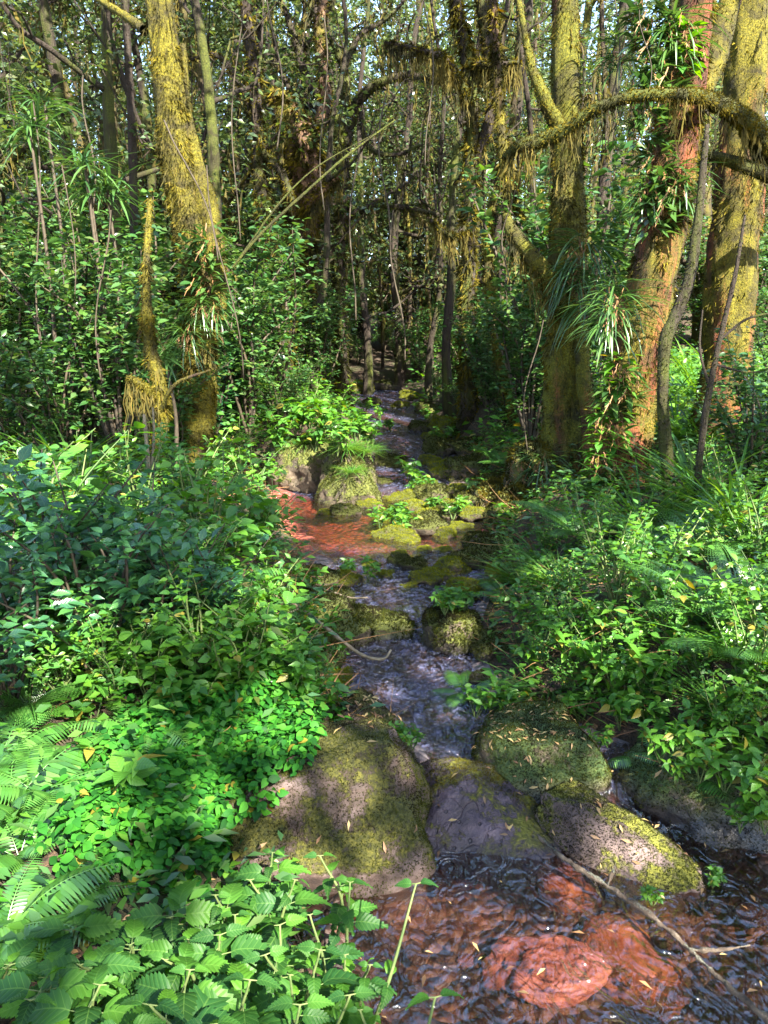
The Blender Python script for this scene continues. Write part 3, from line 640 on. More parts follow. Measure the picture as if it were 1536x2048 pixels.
def big_tree(name, label, spec, Y, mat, nmoss, mossmat='moss', limbs=(), top=9.0, seg=20, n=70, crown=7, moss_len=.022, rough=.10, mw=None, lmat=None):
    P, r = trunk_pts(spec, Y); r = r * (.77 if nmoss > 12000 else .84 if nmoss > 4500 else .95)
    t = unit(P[-1] - P[-2]); ext = [P[-1] + t * 1.2 + np.array([0, 0, .5])]
    if top: P = np.vstack([P, ext, [ext[0] + np.array([t[0], t[1], 1.]) * (top - ext[0][2]) * .9]]); r = np.append(r, [r[-1] * .85, r[-1] * .3])
    base = np.array([P[0][0], P[0][1], gz(P[0][0], P[0][1]) - .08]); P = np.vstack([base, P]) if P[0][2] > base[2] + .05 else P
    if len(P) > len(r): r = np.append(r[0] * 1.3, r)
    root = thing(name, base, "tree", None, label)
    mb = MB(); tube(mb, P, r, n * 2, seg * 2, rough, lump=.10); tr = mb.build("trunk", mat, root, origin=base)
    if nmoss: moss_on(mb, int(nmoss * 1.3), M[mossmat], tr, moss_len, w=mw, origin=base)
    if nmoss > 1500:
        V_, f_ = mb.arrays(); q_ = nmoss // 3; P_, n_ = sample(V_, f_, q_, lambda C, n: sstep(.52, .66, .5 + .5 * fbm(C * 5.5 + 11, 3)) + .05); k_ = MB()
        place(k_, MOSS, P_ - n_ * .004, n_ + .5 * rdir(q_) + np.array([0, 0, -.9]), rdir(q_), moss_len * R.uniform(1.2, 3.4, q_), moss_len * R.uniform(.7, 1.3, q_)); k_.build("moss_clump", M[mossmat], tr); m_ = nmoss // 22; P_, n_ = sample(V_, f_, m_, lambda C, n: np.clip(-n[:, 1], 0, 1) * sstep(.5, .62, .5 + .5 * fbm(C * 1.9 + 3, 3)))
        k_ = MB(); place(k_, STRAND, P_, np.array([0, -.12, -1.]) + .2 * rdir(m_) + .25 * n_, rdir(m_), np.minimum(R.gamma(2.2, .035, m_), .2), .05); k_.build("hanging_moss", M['hang'], tr)
    tips = []
    if top:
        for k in range(crown):
            a = k * 2.4 + P[-1][0]; q = P[-2] + (P[-1] - P[-2]) * R.uniform(.1, 1); e = q + np.array([math.cos(a) * 1.7, math.sin(a) * 1.7, 1.0])
            lm = MB(); tube(lm, [q, (q + e) / 2 + [0, 0, .2], e], [r[-2] * .4, .03, .012], 10, 6); lm.build("limb", lmat or mat, root, origin=base)
            tips += [e, (q + e) / 2]
        crown_leaves(tips, 90, .9, .13).build("crown", M['canopy'], root, origin=base)
    for lspec, ln, hang in limbs:
        LP, lr = trunk_pts(lspec, Y); lm = MB(); C, rr = tube(lm, LP, lr, max(14, len(LP) * 8), 9, .2); lo_ = lm.build("limb", lmat or mat, root, origin=base)
        if ln: moss_on(lm, ln, M[mossmat], lo_, moss_len, origin=base)
        if hang:
            n_ = int(hang * (1.6 if hang < 110 else 2.3)); i = R.integers(0, len(C), n_); Q = C[i] + rdir(n_) * rr[i][:, None] * .8
            k = MB(); place(k, STRAND, Q, np.array([0, 0, -1.]) + .25 * rdir(n_), rdir(n_), np.minimum(R.gamma(1.3, .07 if n_ < 110 else .105, n_), .38), .05); k.build("hanging_moss", M['hang'], lo_, origin=base)
    return root
half = lambda s: (lambda C, n: .25 + sstep(.35, .6, .5 + .5 * fbm(C * 2.2 + s, 3)))
# left leaning tree
big_tree("moss_clad_tree", "thick leaning trunk furred with golden moss, left of the stream", [(392, 860, 96, 0), (400, 700, 82, 0), (392, 560, 78, 0), (372, 430, 77, 0), (350, 300, 77, 0), (336, 150, 76, 0), (318, -20, 72, 0)], 7.0, M['goldbark'], 15000,
         limbs=[([(432, 640, 42, .05), (425, 480, 45, .05), (392, 330, 40, .05), (368, 220, 30, .05), (365, 90, 14, .1)], 2500, 60),
                ([(290, 60, 22, 0), (262, 40, 16, .2), (200, 0, 12, .4)], 300, 0)], mw=half(1))
big_tree("red_barked_tree", "straight tree with red bark bared near its top, right of the stream", [(1128, 1060, 130, 0), (1130, 980, 112, 0), (1126, 800, 98, 0), (1132, 600, 86, 0), (1136, 400, 78, 0), (1134, 200, 74, 0), (1128, -20, 64, 0)], 6.6, M['greenredbark'], 9000,
         limbs=[([(1112, 610, 46, -.1), (1100, 560, 44, -.2), (1060, 510, 34, -.25), (1025, 465, 26, -.25), (1012, 430, 16, -.2)], 900, 160),
                ([(1118, 260, 30, -.1), (1085, 190, 26, -.2), (1062, 130, 18, -.2), (1045, 40, 12, -.2), (1030, -40, 8, -.1)], 900, 40),
                ([(1172, 1060, 50, -.2), (1188, 960, 42, -.25), (1180, 850, 34, -.25), (1165, 740, 30, -.2), (1160, 640, 24, -.1)], 2200, 0)], mw=half(5))
big_tree("leaning_tree", "stout leaning trunk carrying strap-leaved ferns, orange bark showing, right of the red-barked tree", [(1228, 1010, 140, 0), (1245, 900, 122, 0), (1268, 750, 112, 0), (1300, 580, 112, 0), (1335, 420, 112, 0), (1352, 300, 104, 0), (1372, 150, 92, 0), (1395, -20, 84, 0)], 5.7, M['redbark'], 8000,
         limbs=[([(1375, 240, 50, 0), (1415, 150, 48, .1), (1440, 80, 48, .2), (1468, -20, 44, .3)], 900, 30)], mw=half(9))
big_tree("pale_sided_tree", "broad mossy trunk nearest the right edge, its long arm reaching left", [(1448, 800, 120, 0), (1455, 720, 112, 0), (1462, 560, 112, 0), (1478, 380, 110, 0), (1488, 220, 100, 0), (1500, -20, 96, 0)], 7.4, M['redbark'], 5600,
         limbs=[([(1540, 310, 60, -.7), (1495, 245, 40, -1.2), (1420, 200, 27, -1.9), (1340, 188, 22, -2.3), (1250, 196, 21, -2.3), (1180, 225, 22, -2.2), (1130, 262, 28, -2.1), (1080, 282, 27, -2.0), (1040, 292, 24, -2.0), (1008, 316, 12, -1.9)], 9000, 130),
                ([(1640, 400, 30, -.6), (1536, 350, 26, -.8), (1460, 322, 26, -.9), (1390, 303, 16, -.9)], 1500, 60)], mw=half(14), lmat=M['mossarm'], mossmat='moss')
big_tree("curved_thin_tree", "thin dark crooked trunk rising beside the leaning trunk", [(1352, 1050, 30, 0), (1338, 960, 27, 0), (1326, 820, 24, 0), (1330, 690, 25, 0), (1348, 640, 26, 0), (1378, 560, 24, 0), (1392, 470, 22, 0), (1402, 380, 18, 0), (1415, 250, 10, .1)], 5.0, M['darkbark'], 900, 'gmoss', top=0, seg=10)
big_tree("bent_sapling", "slim bent sapling with bare twigs in front of the right edge trunk", [(1395, 1010, 16, 0), (1398, 930, 15, 0), (1415, 800, 13, 0), (1437, 690, 11, 0), (1468, 560, 9, 0), (1490, 430, 5, 0)], 4.7, M['darkbark'], 300, 'gmoss', top=0, seg=8,
         limbs=[([(1440, 680, 6, 0), (1490, 640, 5, 0), (1545, 625, 3, 0)], 0, 0), ([(1420, 780, 6, 0), (1400, 700, 5, 0), (1405, 620, 3, 0)], 0, 0), ([(1432, 730, 6, 0), (1500, 745, 4, .2), (1560, 730, 3, .3)], 0, 0)])
# middle distance, still traced
big_tree("slim_forked_tree", "slim mossy trunk forking into dark arms at the head of the stream", [(684, 800, 30, 0), (684, 740, 27, 0), (678, 600, 24, 0), (684, 430, 26, 0), (684, 300, 26, 0), (655, 210, 20, 0), (640, 100, 16, 0), (628, -20, 14, 0)], 12.0, M['darkbark'], 2600, 'gmoss', top=9, seg=12, crown=4, moss_len=.05,
         limbs=[([(688, 320, 26, 0), (672, 230, 22, 0), (620, 170, 18, 0), (590, 80, 14, .2), (560, -10, 10, .3)], 800, 30), ([(690, 290, 22, 0), (712, 210, 20, 0), (760, 165, 18, -.2), (830, 150, 14, -.3), (900, 170, 8, -.4)], 700, 90),
                ([(684, 250, 18, 0), (690, 150, 16, .2), (660, 60, 14, .3), (668, -20, 12, .3)], 500, 20), ([(690, 440, 12, 0), (740, 412, 12, -.1), (810, 415, 11, -.2), (880, 430, 8, -.2)], 500, 120), ([(684, 440, 14, 0), (650, 435, 12, -.1), (620, 420, 6, -.2)], 200, 30),
                ([(668, 230, 14, .2), (600, 200, 11, .3), (560, 140, 9, .4), (545, 60, 7, .5), (520, -10, 5, .5)], 200, 40), ([(690, 130, 12, .2), (720, 70, 10, .3), (770, 40, 8, .4), (820, -10, 5, .5)], 200, 60), ([(600, 100, 10, .2), (640, 60, 8, .3), (650, 10, 6, .3), (690, -20, 5, .4)], 100, 20), ([(720, 200, 12, 0), (735, 290, 10, -.2), (790, 310, 9, -.3), (840, 290, 6, -.4)], 200, 90), ([(830, 150, 8, -.3), (850, 90, 6, -.3), (900, 60, 4, -.3)], 100, 40)])
big_tree("fibrous_barked_tree", "stocky brown fibrous trunk with a broken stub and yellow hanging moss", [(585, 780, 44, 0), (590, 640, 50, 0), (600, 500, 62, 0), (606, 380, 74, 0), (600, 290, 70, 0), (575, 230, 56, 0), (552, 185, 30, 0)], 11.0, M['palebark'], 3500, top=0, seg=16, moss_len=.06, rough=.25,
         limbs=[([(612, 420, 20, -.2), (640, 390, 16, -.4), (680, 350, 10, -.5)], 500, 160), ([(620, 300, 30, 0), (650, 200, 24, 0), (640, 60, 20, .2), (650, -20, 18, .3)], 700, 30)])
big_tree("crooked_dark_tree", "dark crooked trunk left of the fibrous brown one", [(572, 740, 34, 0), (570, 620, 32, 0), (548, 500, 30, 0), (524, 380, 28, 0), (515, 270, 28, 0), (505, 140, 26, 0), (490, -20, 24, 0)], 10.5, M['darkbark'], 2600, 'moss', top=9, seg=12, crown=4, moss_len=.05,
         limbs=[([(520, 300, 18, 0), (560, 340, 16, -.2), (585, 400, 12, -.3)], 300, 40), ([(512, 240, 16, 0), (470, 150, 13, .1), (430, 110, 10, .2), (380, 120, 5, .3)], 300, 40)])
big_tree("curtained_tree", "tall dark mossy tree with curtains of hanging moss, above the stream head", [(935, 760, 34, 0), (935, 600, 30, 0), (938, 420, 28, 0), (945, 260, 26, 0), (935, 120, 26, 0), (905, -20, 26, 0)], 10.0, M['darkbark'], 3500, 'moss', top=9, seg=12, crown=5, moss_len=.05,
         limbs=[([(938, 200, 22, -.2), (890, 120, 18, -.5), (870, 110, 14, -.7), (820, 95, 10, -.8), (770, 85, 6, -.8)], 900, 420), ([(940, 130, 20, -.2), (990, 130, 15, -.5), (1040, 125, 8, -.6)], 600, 300),
                ([(940, 450, 14, -.1), (900, 470, 12, -.2), (860, 440, 8, -.3)], 400, 120), ([(945, 330, 22, 0), (985, 220, 24, 0), (975, 100, 24, .1), (960, -20, 24, .1)], 800, 120)])
big_tree("twin_stem_tree", "mossy tree with two thin stems between the curtained tree and the red-barked tree", [(1040, 900, 36, 0), (1050, 760, 30, 0), (1062, 640, 26, 0), (1060, 520, 24, 0), (1020, 380, 22, 0), (1000, 240, 20, 0), (985, -20, 20, 0)], 8.6, M['goldbark'], 3000, top=9, seg=12, crown=4, moss_len=.045,
         limbs=[([(1042, 880, 30, 0), (1010, 760, 24, .1), (990, 640, 22, .1), (975, 520, 20, .1), (985, 400, 14, .1)], 1200, 120), ([(1058, 600, 16, 0), (1090, 500, 14, 0), (1080, 380, 8, 0)], 500, 60)])
big_tree("moss_stump_tree", "thin mossy stem hung with ochre moss over the left bank", [(322, 1010, 34, 0), (318, 900, 30, 0), (322, 800, 30, 0), (300, 690, 24, 0), (292, 560, 16, 0), (300, 400, 10, .2)], 5.6, M['goldbark'], 2200, 'moss', top=0, seg=10,
         limbs=[([(318, 800, 18, 0), (282, 770, 16, -.1), (258, 755, 12, -.1)], 900, 100), ([(318, 830, 12, 0), (350, 770, 8, -.2), (420, 740, 4, -.3)], 100, 0)])
big_tree("dark_pole_tree", "dark straight pole tree just left of the leaning golden trunk", [(266, 700, 20, 0), (268, 500, 17, 0), (265, 300, 17, 0), (258, 150, 17, 0), (248, -20, 16, 0)], 8.5, M['darkbark'], 1000, 'gmoss', top=9, seg=10, crown=4)
#@@WOOD
# ------------------------------------------------------------------ the wood behind: each tree a thing, a few kinds copied
def wood_tree(seed, h, r0, lean, nl, per, leaf, kind):
    rr = np.random.default_rng(seed); n = 7; t = np.linspace(0, 1, n)
    P = np.stack([lean * t + .35 * np.sin(t * 4 + seed), .3 * np.sin(t * 3.1 + seed * 2), h * t - .15], -1); P[0, :2] *= .6
    r = r0 * (1 - .72 * t) + r0 * .5 * (t == 0)
    a = MB(); C, cr = tube(a, P, r, 40, 9, .22); tips = []; limbs = a; hangP = []
    for k in range(nl):
        f = .08 + .90 * rr.random() ** 1.35; i = int(f * 39); an = rr.uniform(0, 6.28); Ln = rr.uniform(.8, 2.1) * (1.15 - .5 * f)
        d = np.array([math.cos(an), math.sin(an), rr.uniform(-.05, .9)]); q = C[i]; m = q + d * Ln * .5 + [0, 0, .15]; e = q + d * Ln + [0, 0, rr.uniform(-.2, .5)]
        c2, r2 = tube(limbs, [q, m, e], [cr[i] * .5, cr[i] * .33, .010], 9, 6, .2); hangP.append(c2)
        tips += [e, m * .45 + e * .55]
        for _ in range(2):
            e2 = m + (e - m) * rr.uniform(0, .8) + rdir(1)[0] * .6; tube(limbs, [m, (m + e2) / 2 + rdir(1)[0] * .08, e2], [.016, .011, .005], 6, 4, 0); tips.append(e2)
    root_trunk = a.mesh("trunk", M['bgbark'] if kind else M['darkbark'])
    cr_ = crown_leaves(tips, per, .55, leaf, flat=.8).mesh("crown", M['canopy'])
    hp = np.concatenate(hangP + [C[8:]]); k = int(420 if kind else 200); i = R.integers(0, len(hp), k); hb = MB()
    place(hb, STRAND, hp[i] + rdir(k) * .03, np.array([0, 0, -1.]) + .3 * rdir(k), rdir(k), R.gamma(2., .11, k), .16)
    V, f = a.arrays(); P2, n2 = sample(V, f, 900); place(hb, MOSS, P2, n2 + rdir(900) * .6 + np.array([0, 0, -.4]), rdir(900), .07 * R.uniform(.5, 1.4, 900))
    return [("trunk", root_trunk), ("crown", cr_), ("moss", hb.mesh("moss", M['hang']))]
def from_parts(name, parts, loc, cat, group, desc, rot, sc, anchor=None):
    o = thing(name, loc, cat, group, None, desc=desc, rot=rot, anchor=anchor); o.scale = (sc,) * 3
    for nm, me in parts:
        c = bpy.data.objects.new(nm, me); COL.link(c); c.parent = o
    return o
WT = [wood_tree(101 + k, h, r, l, nl, per, lf, kd) for k, (h, r, l, nl, per, lf, kd) in enumerate([(11, .17, 1.1, 20, 62, .11, 1), (9, .11, -1.3, 18, 60, .10, 1), (12, .22, .5, 21, 62, .12, 0), (8, .07, .7, 17, 58, .10, 1), (10, .09, -.5, 18, 60, .11, 0), (7, .05, -.9, 16, 58, .10, 1)])]
WDESC = ["thick pale mossy wood tree", "leaning mossy wood tree", "dark stout wood tree", "thin mossy wood tree", "dark slender wood tree", "thin pole-like wood tree"]
placed = []
def free(x, y, gap):
    for a, b in placed:
        if (a - x) ** 2 + (b - y) ** 2 < gap * gap: return False
    placed.append((x, y)); return True
cnt = 0
rw = random.Random(5)
for tries in range(5000):
    if cnt >= 105: break
    y = 8.5 + 24 * rw.random() ** .8; x = rw.uniform(-1, 1) * (.56 * y + 1.2)
    xl, xr = edges(y)
    if y < YEND + .5 and xl - .7 < x < xr + .7: continue
    if y < 11 and abs(x) < 3.6: continue
    if x > 2.9 and 7 < y < 18 and rw.random() < .9: continue          # sunny clearing on the right
    if not free(x, y, .85 if y > 14 else 1.2): continue
    k = rw.choice([0, 1, 2, 3, 3, 4, 4, 5, 5]); z = gz(x, y)
    pj = proj((x, y, z + 1.5))
    from_parts("wood_tree", WT[k], (x, y, z), "tree", "trees of the wood behind the stream", WDESC[k], rw.uniform(0, 6.28), rw.uniform(.85, 1.2), anchor=(x, y, z + 1.5)); cnt += 1
# thin upright poles crowding the far middle
def pole(seed, h, r):
    a = MB(); t = np.linspace(0, 1, 6); P = np.stack([.12 * np.sin(5 * t + seed), .1 * np.cos(4 * t + seed), h * t - .1], -1); C, cr = tube(a, P, r * (1 - .6 * t), 22, 7, .25)
    k = MB(); i = R.integers(2, 22, 260); place(k, STRAND, C[i] + rdir(260) * .03, np.array([0, 0, -1.]) + .35 * rdir(260), rdir(260), R.gamma(2, .08, 260), .14)
    tips = [C[j] + rdir(1)[0] * .4 for j in (7, 10, 13, 15, 17, 19, 20, 21, 21)]; return [("trunk", a.mesh("trunk", M['bgbark'])), ("crown", crown_leaves(tips, 30, .45, .085).mesh("crown", M['canopy'])), ("moss", k.mesh("moss", M['hang']))]
PL = [pole(3, 5.5, .045), pole(8, 4.5, .03), pole(14, 6.5, .06)]
cnt = 0
for tries in range(3000):
    if cnt >= 90: break
    y = rw.uniform(11, 27); x = rw.uniform(-.42, .36) * y * .9
    xl, xr = edges(y)
    if y < YEND + .3 and xl - .5 < x < xr + .6: continue
    if not free(x, y, .45): continue
    k = rw.randrange(3); z = gz(x, y)
    from_parts("pole_tree", PL[k], (x, y, z), "young tree", "thin pole trees in the far thicket", ["thin mossy pole tree", "wispy pole tree", "taller mossy pole tree"][k], rw.uniform(0, 6), rw.uniform(.8, 1.2), anchor=(x, y, z + 1.2)); cnt += 1
def twisted(seed, h, r):
    rr = np.random.default_rng(seed); a = MB(); t = np.linspace(0, 1, 8); P = np.stack([.55 * np.sin(3.3 * t + seed) * t + .08 * np.sin(15 * t), .3 * np.cos(4 * t + seed) * t, h * t - .15], -1)
    C, cr = tube(a, P, r * (1 - .7 * t) + r * .35 * (t == 0), 44, 9, .25); ends = []
    def arm(q, d, L, rad, lev):
        m = q + d * L * .5 + rdir(1)[0] * L * .22; e = q + d * L + np.array([0, 0, L * .35]) + rdir(1)[0] * L * .15; c, _ = tube(a, [q, (q + m) / 2 + rdir(1)[0] * L * .06, m, e], [rad, rad * .85, rad * .65, rad * .3], 16, 6, .2); ends.append(c)
        if lev:
            for f in (7, 11, 15): arm(c[f], unit(d + rdir(1)[0] * 1.1), L * rr.uniform(.4, .65), rad * .5, lev - 1)
    for f in (9, 15, 20, 25, 30, 35, 40): an = rr.uniform(0, 6.28); arm(C[f], np.array([math.cos(an), math.sin(an), rr.uniform(-.1, .8)]), rr.uniform(.8, 1.7), cr[f] * .55, 2)
    q = np.concatenate(ends); i = R.integers(0, len(q), 420); k = MB(); place(k, STRAND, q[i], np.array([0, 0, -1.]) + .3 * rdir(420), rdir(420), R.gamma(1.4, .08, 420), .07)
    return [("trunk", a.mesh("trunk", M['darkbark'])), ("crown", crown_leaves(q[R.integers(0, len(q), 60)], 16, .3, .075).mesh("crown", M['canopy'])), ("moss", k.mesh("moss", M['hang']))]
TW = [twisted(2, 8, .085), twisted(5, 9.5, .11), twisted(9, 7, .06)]
for i, (px, Y, sc) in enumerate([(455, 9.5, 1), (545, 13, 1), (635, 10.5, .9), (735, 15.5, 1), (800, 17, 1), (860, 13.5, 1), (905, 11.5, .9), (1000, 12.5, 1), (1060, 10.5, .9), (230, 9, 1), (150, 11, 1), (60, 9.5, 1), (310, 12, 1), (400, 14, 1), (500, 17, 1), (600, 16, 1), (690, 19, 1.1), (830, 20, 1.1), (960, 17, 1), (1210, 11, 1), (1100, 14, 1), (20, 13, 1), (770, 22, 1.1), (560, 21, 1.1), (900, 22, 1.1), (660, 14.2, .9)]):
    p = at(px, 700, Y); z = gz(p[0], p[1]); from_parts("twisted_tree", TW[i % 3], (p[0], p[1], z), "tree", "dark twisting trees in the middle of the wood", ["dark twisting tree", "taller dark twisting tree", "thin dark twisting tree"][i % 3], i * 1.7, sc, anchor=(p[0], p[1], z + 2))
# far wood as one mass
k = MB(); n = 34000
x = R.uniform(-26, 26, n); y = R.uniform(34, 44, n); z = ground(x, y) + R.uniform(.1, 15, n) - 0.0
cl = fbm(np.stack([x, y * .5, z], -1) * .5, 3); keep = cl > -.35; P = np.stack([x, y, z], -1)[keep]
place(k, LEAF, P, rdir(len(P), (-.6, .4)), np.array([0, 0, 1.]) + .9 * rdir(len(P)), R.uniform(.22, .45, len(P)))
for _ in range(70):
    xx, yy = R.uniform(-24, 24), R.uniform(34, 44); zz = gz(xx, yy); tube(k, [(xx, yy, zz - .2), (xx + R.normal(0, .4), yy, zz + 5), (xx + R.normal(0, 1), yy, zz + 13)], [.2, .14, .05], 10, 6, .2)
stuff(k.build("far_wood", M['canopy']), "mass of far trees closing the view behind the wood", "wood")
#@@SHRUBS
# ------------------------------------------------------------------ understorey: shrubs, herbs, ferns, grass
def shrub(seed, h, w, nst, per, leaf, tp, mat, stem='twig'):
    rr = np.random.default_rng(seed); a = MB(); tips = []
    for k in range(nst):
        an = k * 2.4 + rr.uniform(0, .8); s = rr.uniform(.3, 1); e = np.array([math.cos(an) * w * s, math.sin(an) * w * s, h * rr.uniform(.55, 1)])
        m = e * np.array([.4, .4, .6]) + rdir(1)[0] * .10 * h; C, _ = tube(a, [(0, 0, -.06), m, e], [.008 * h + .003, .006 * h + .002, .003], 12, 5, 0)
        tips.append(C[3:])
    c = np.concatenate(tips); n = per; i = R.integers(0, len(c), n); f = MB()
    D = unit(rdir(n, (-.5, .5)) + .35 * unit(c[i] * np.array([1, 1, .2])))
    place(f, tp, c[i] + D * leaf * .25 + R.normal(0, .05 * w, (n, 3)), D, np.array([0, 0, 1.]) + .75 * rdir(n), leaf * R.uniform(.6, 1.25, n))
    return [("stem", a.mesh("stem", M[stem])), ("foliage", f.mesh("foliage", M[mat]))]
SH = dict(dark=[shrub(1, 1.5, .8, 14, 1900, .08, LEAFM, 'dark', 'bush'), shrub(2, 1.1, .65, 12, 1300, .07, LEAF, 'dark', 'bush'), shrub(3, 2.1, .9, 15, 2500, .085, LEAFM, 'dark', 'bush')],
          blue=[shrub(4, .75, .5, 12, 380, .09, LEAFM, 'blue', 'bush'), shrub(5, 1.0, .55, 12, 460, .08, LEAFM, 'blue', 'bush')],
          broad=[shrub(6, .6, .45, 10, 150, .10, LEAFO, 'broad', 'stem'), shrub(7, .8, .5, 12, 210, .09, LEAFO, 'broad', 'stem'), shrub(8, .45, .4, 10, 120, .10, LEAFM, 'broad', 'stem')],
          light=[shrub(9, .7, .5, 13, 380, .065, LEAFO, 'herb', 'stem'), shrub(10, .5, .42, 12, 330, .055, LEAF, 'herb', 'stem'), shrub(11, .9, .55, 14, 420, .07, LEAFM, 'herb', 'stem')])
SD = dict(dark="dark small-leaved shrub", blue="shrub with bluish ribbed leaves", broad="shrub with broad bright leaves", light="light green leafy shrub")
def put_shrub(px, py, kind, k, sc, Y=None):
    p = hit(px, py) if Y is None else np.array([*at(px, py, Y)[:2], 0.])
    sc *= {'light': .62, 'broad': .68, 'blue': .8, 'dark': .85}[kind] * (.85 if px > 900 and kind != 'dark' else 1.)
    if p[1] < YEND:
        xl, xr = edges(p[1]); g_ = .48 * sc + .05
        if p[0] < (xl + xr) / 2: p[0] = min(p[0], xl - g_)
        else: p[0] = max(p[0], xr + g_)
    p[2] = gz(p[0], p[1]); kk = k % len(SH[kind])
    from_parts(kind.replace('light', 'leafy').replace('blue', 'ribbed_leaf').replace('dark', 'thicket') + "_shrub", SH[kind][kk], p, "shrub", "shrubs of the stream banks", SD[kind], random.uniform(0, 6.28), sc, anchor=p + np.array([0, 0, .45 * sc]))
# placed by hand along both banks (pixel of the foot on the ground)
for i, (px, py, kd, sc) in enumerate([(60, 1330, 'blue', 1.1), (200, 1360, 'blue', 1.0), (330, 1320, 'blue', .9), (20, 1420, 'blue', .9), (130, 1240, 'blue', 1.2), (280, 1250, 'blue', .9), (430, 1290, 'blue', .8),
        (420, 1120, 'broad', 1.1), (330, 1150, 'broad', 1.1), (500, 1110, 'broad', 1.0), (560, 1150, 'broad', .9), (240, 1130, 'broad', 1.2), (450, 1190, 'broad', 1.0), (380, 1230, 'broad', .9), (540, 1230, 'broad', .8), (530, 1330, 'broad', .8),
        (100, 1120, 'broad', 1.3), (20, 1090, 'broad', 1.4), (170, 1040, 'light', 1.3), (60, 1010, 'light', 1.4), (290, 1060, 'light', 1.1), (500, 1020, 'light', 1.1), (450, 960, 'light', 1.2), (540, 980, 'light', .9), (380, 1010, 'light', 1.2),
        (480, 1400, 'broad', .7), (590, 1370, 'broad', .7), (560, 1300, 'light', .7), (630, 1390, 'light', .6), (410, 1370, 'light', .9), (300, 1400, 'broad', .8), (130, 1400, 'light', .9), (230, 1420, 'light', .7),
        (420, 900, 'blue', 1.6), (350, 930, 'dark', 1.1), (250, 950, 'dark', 1.2), (120, 960, 'dark', 1.1), (30, 930, 'dark', 1.2), (180, 900, 'dark', 1.4), (300, 880, 'dark', 1.3), (440, 850, 'dark', 1.2), (500, 880, 'dark', 1.0), (60, 870, 'dark', 1.5),
        (560, 870, 'dark', .8), (620, 850, 'light', 1.0), (660, 850, 'light', 1.1), (590, 830, 'dark', .8), (640, 805, 'dark', .9), (500, 815, 'dark', 1.2), (380, 840, 'dark', 1.5), (240, 830, 'dark', 1.6), (100, 820, 'dark', 1.7),
        (860, 800, 'dark', .7), (900, 820, 'dark', .8), (950, 840, 'dark', .9), (900, 850, 'dark', .6), (960, 880, 'dark', .8), (1000, 900, 'light', .8), (1010, 860, 'dark', 1.0), (1060, 900, 'dark', 1.0), (1080, 950, 'light', .7),
        (1010, 810, 'dark', 1.1), (940, 795, 'dark', 1.0), (1070, 830, 'dark', 1.1), (1200, 860, 'dark', 1.1), (1180, 800, 'dark', 1.2), (1100, 790, 'dark', 1.3),
        (1090, 1110, 'light', .9), (1180, 1120, 'light', .9), (1060, 1190, 'light', .8), (1140, 1200, 'light', .9), (1230, 1210, 'light', 1.0), (1330, 1160, 'light', 1.0), (1440, 1150, 'light', 1.1), (1520, 1160, 'light', 1.1), (1050, 1290, 'light', .8), (1150, 1300, 'light', .9),
        (1270, 1310, 'broad', .8), (1200, 1360, 'light', .7), (1330, 1280, 'light', .9), (1430, 1270, 'broad', .9), (1520, 1290, 'light', 1.0), (1390, 1380, 'light', .8), (1490, 1400, 'light', .8), (1280, 1420, 'light', .6), (1120, 1400, 'light', .5),
        (1020, 1380, 'light', .5), (1010, 1440, 'light', .35), (1370, 1470, 'light', .6), (1450, 1490, 'light', .6), (1520, 1480, 'light', .7), (1330, 1060, 'light', 1.0), (1440, 1050, 'light', 1.0), (1500, 1010, 'dark', .8), (1260, 1090, 'light', .9), (1400, 980, 'light', .9), (1520, 960, 'dark', .9)]):
    put_shrub(px, py, kd, i, sc)
cnt = 0
for tries in range(4000):                       # taller thicket between the trunks
    if cnt >= 62: break
    y = 7 + 15 * rw.random(); x = rw.uniform(-1, 1) * (.54 * y + .8); xl, xr = edges(y)
    if y < YEND and xl - .9 < x < xr + .9: continue
    if x > 2 and y < 15 and rw.random() < .93: continue
    if x < 0 and y < 8.2: continue
    k = rw.choice([0, 2, 2, 1]); z = gz(x, y)
    from_parts("thicket_shrub", SH['dark'][k], (x, y, z), "shrub", "thicket shrubs between the trunks", "dark thicket shrub", rw.uniform(0, 6), rw.uniform(.8, 1.5), anchor=(x, y, z + .9)); cnt += 1

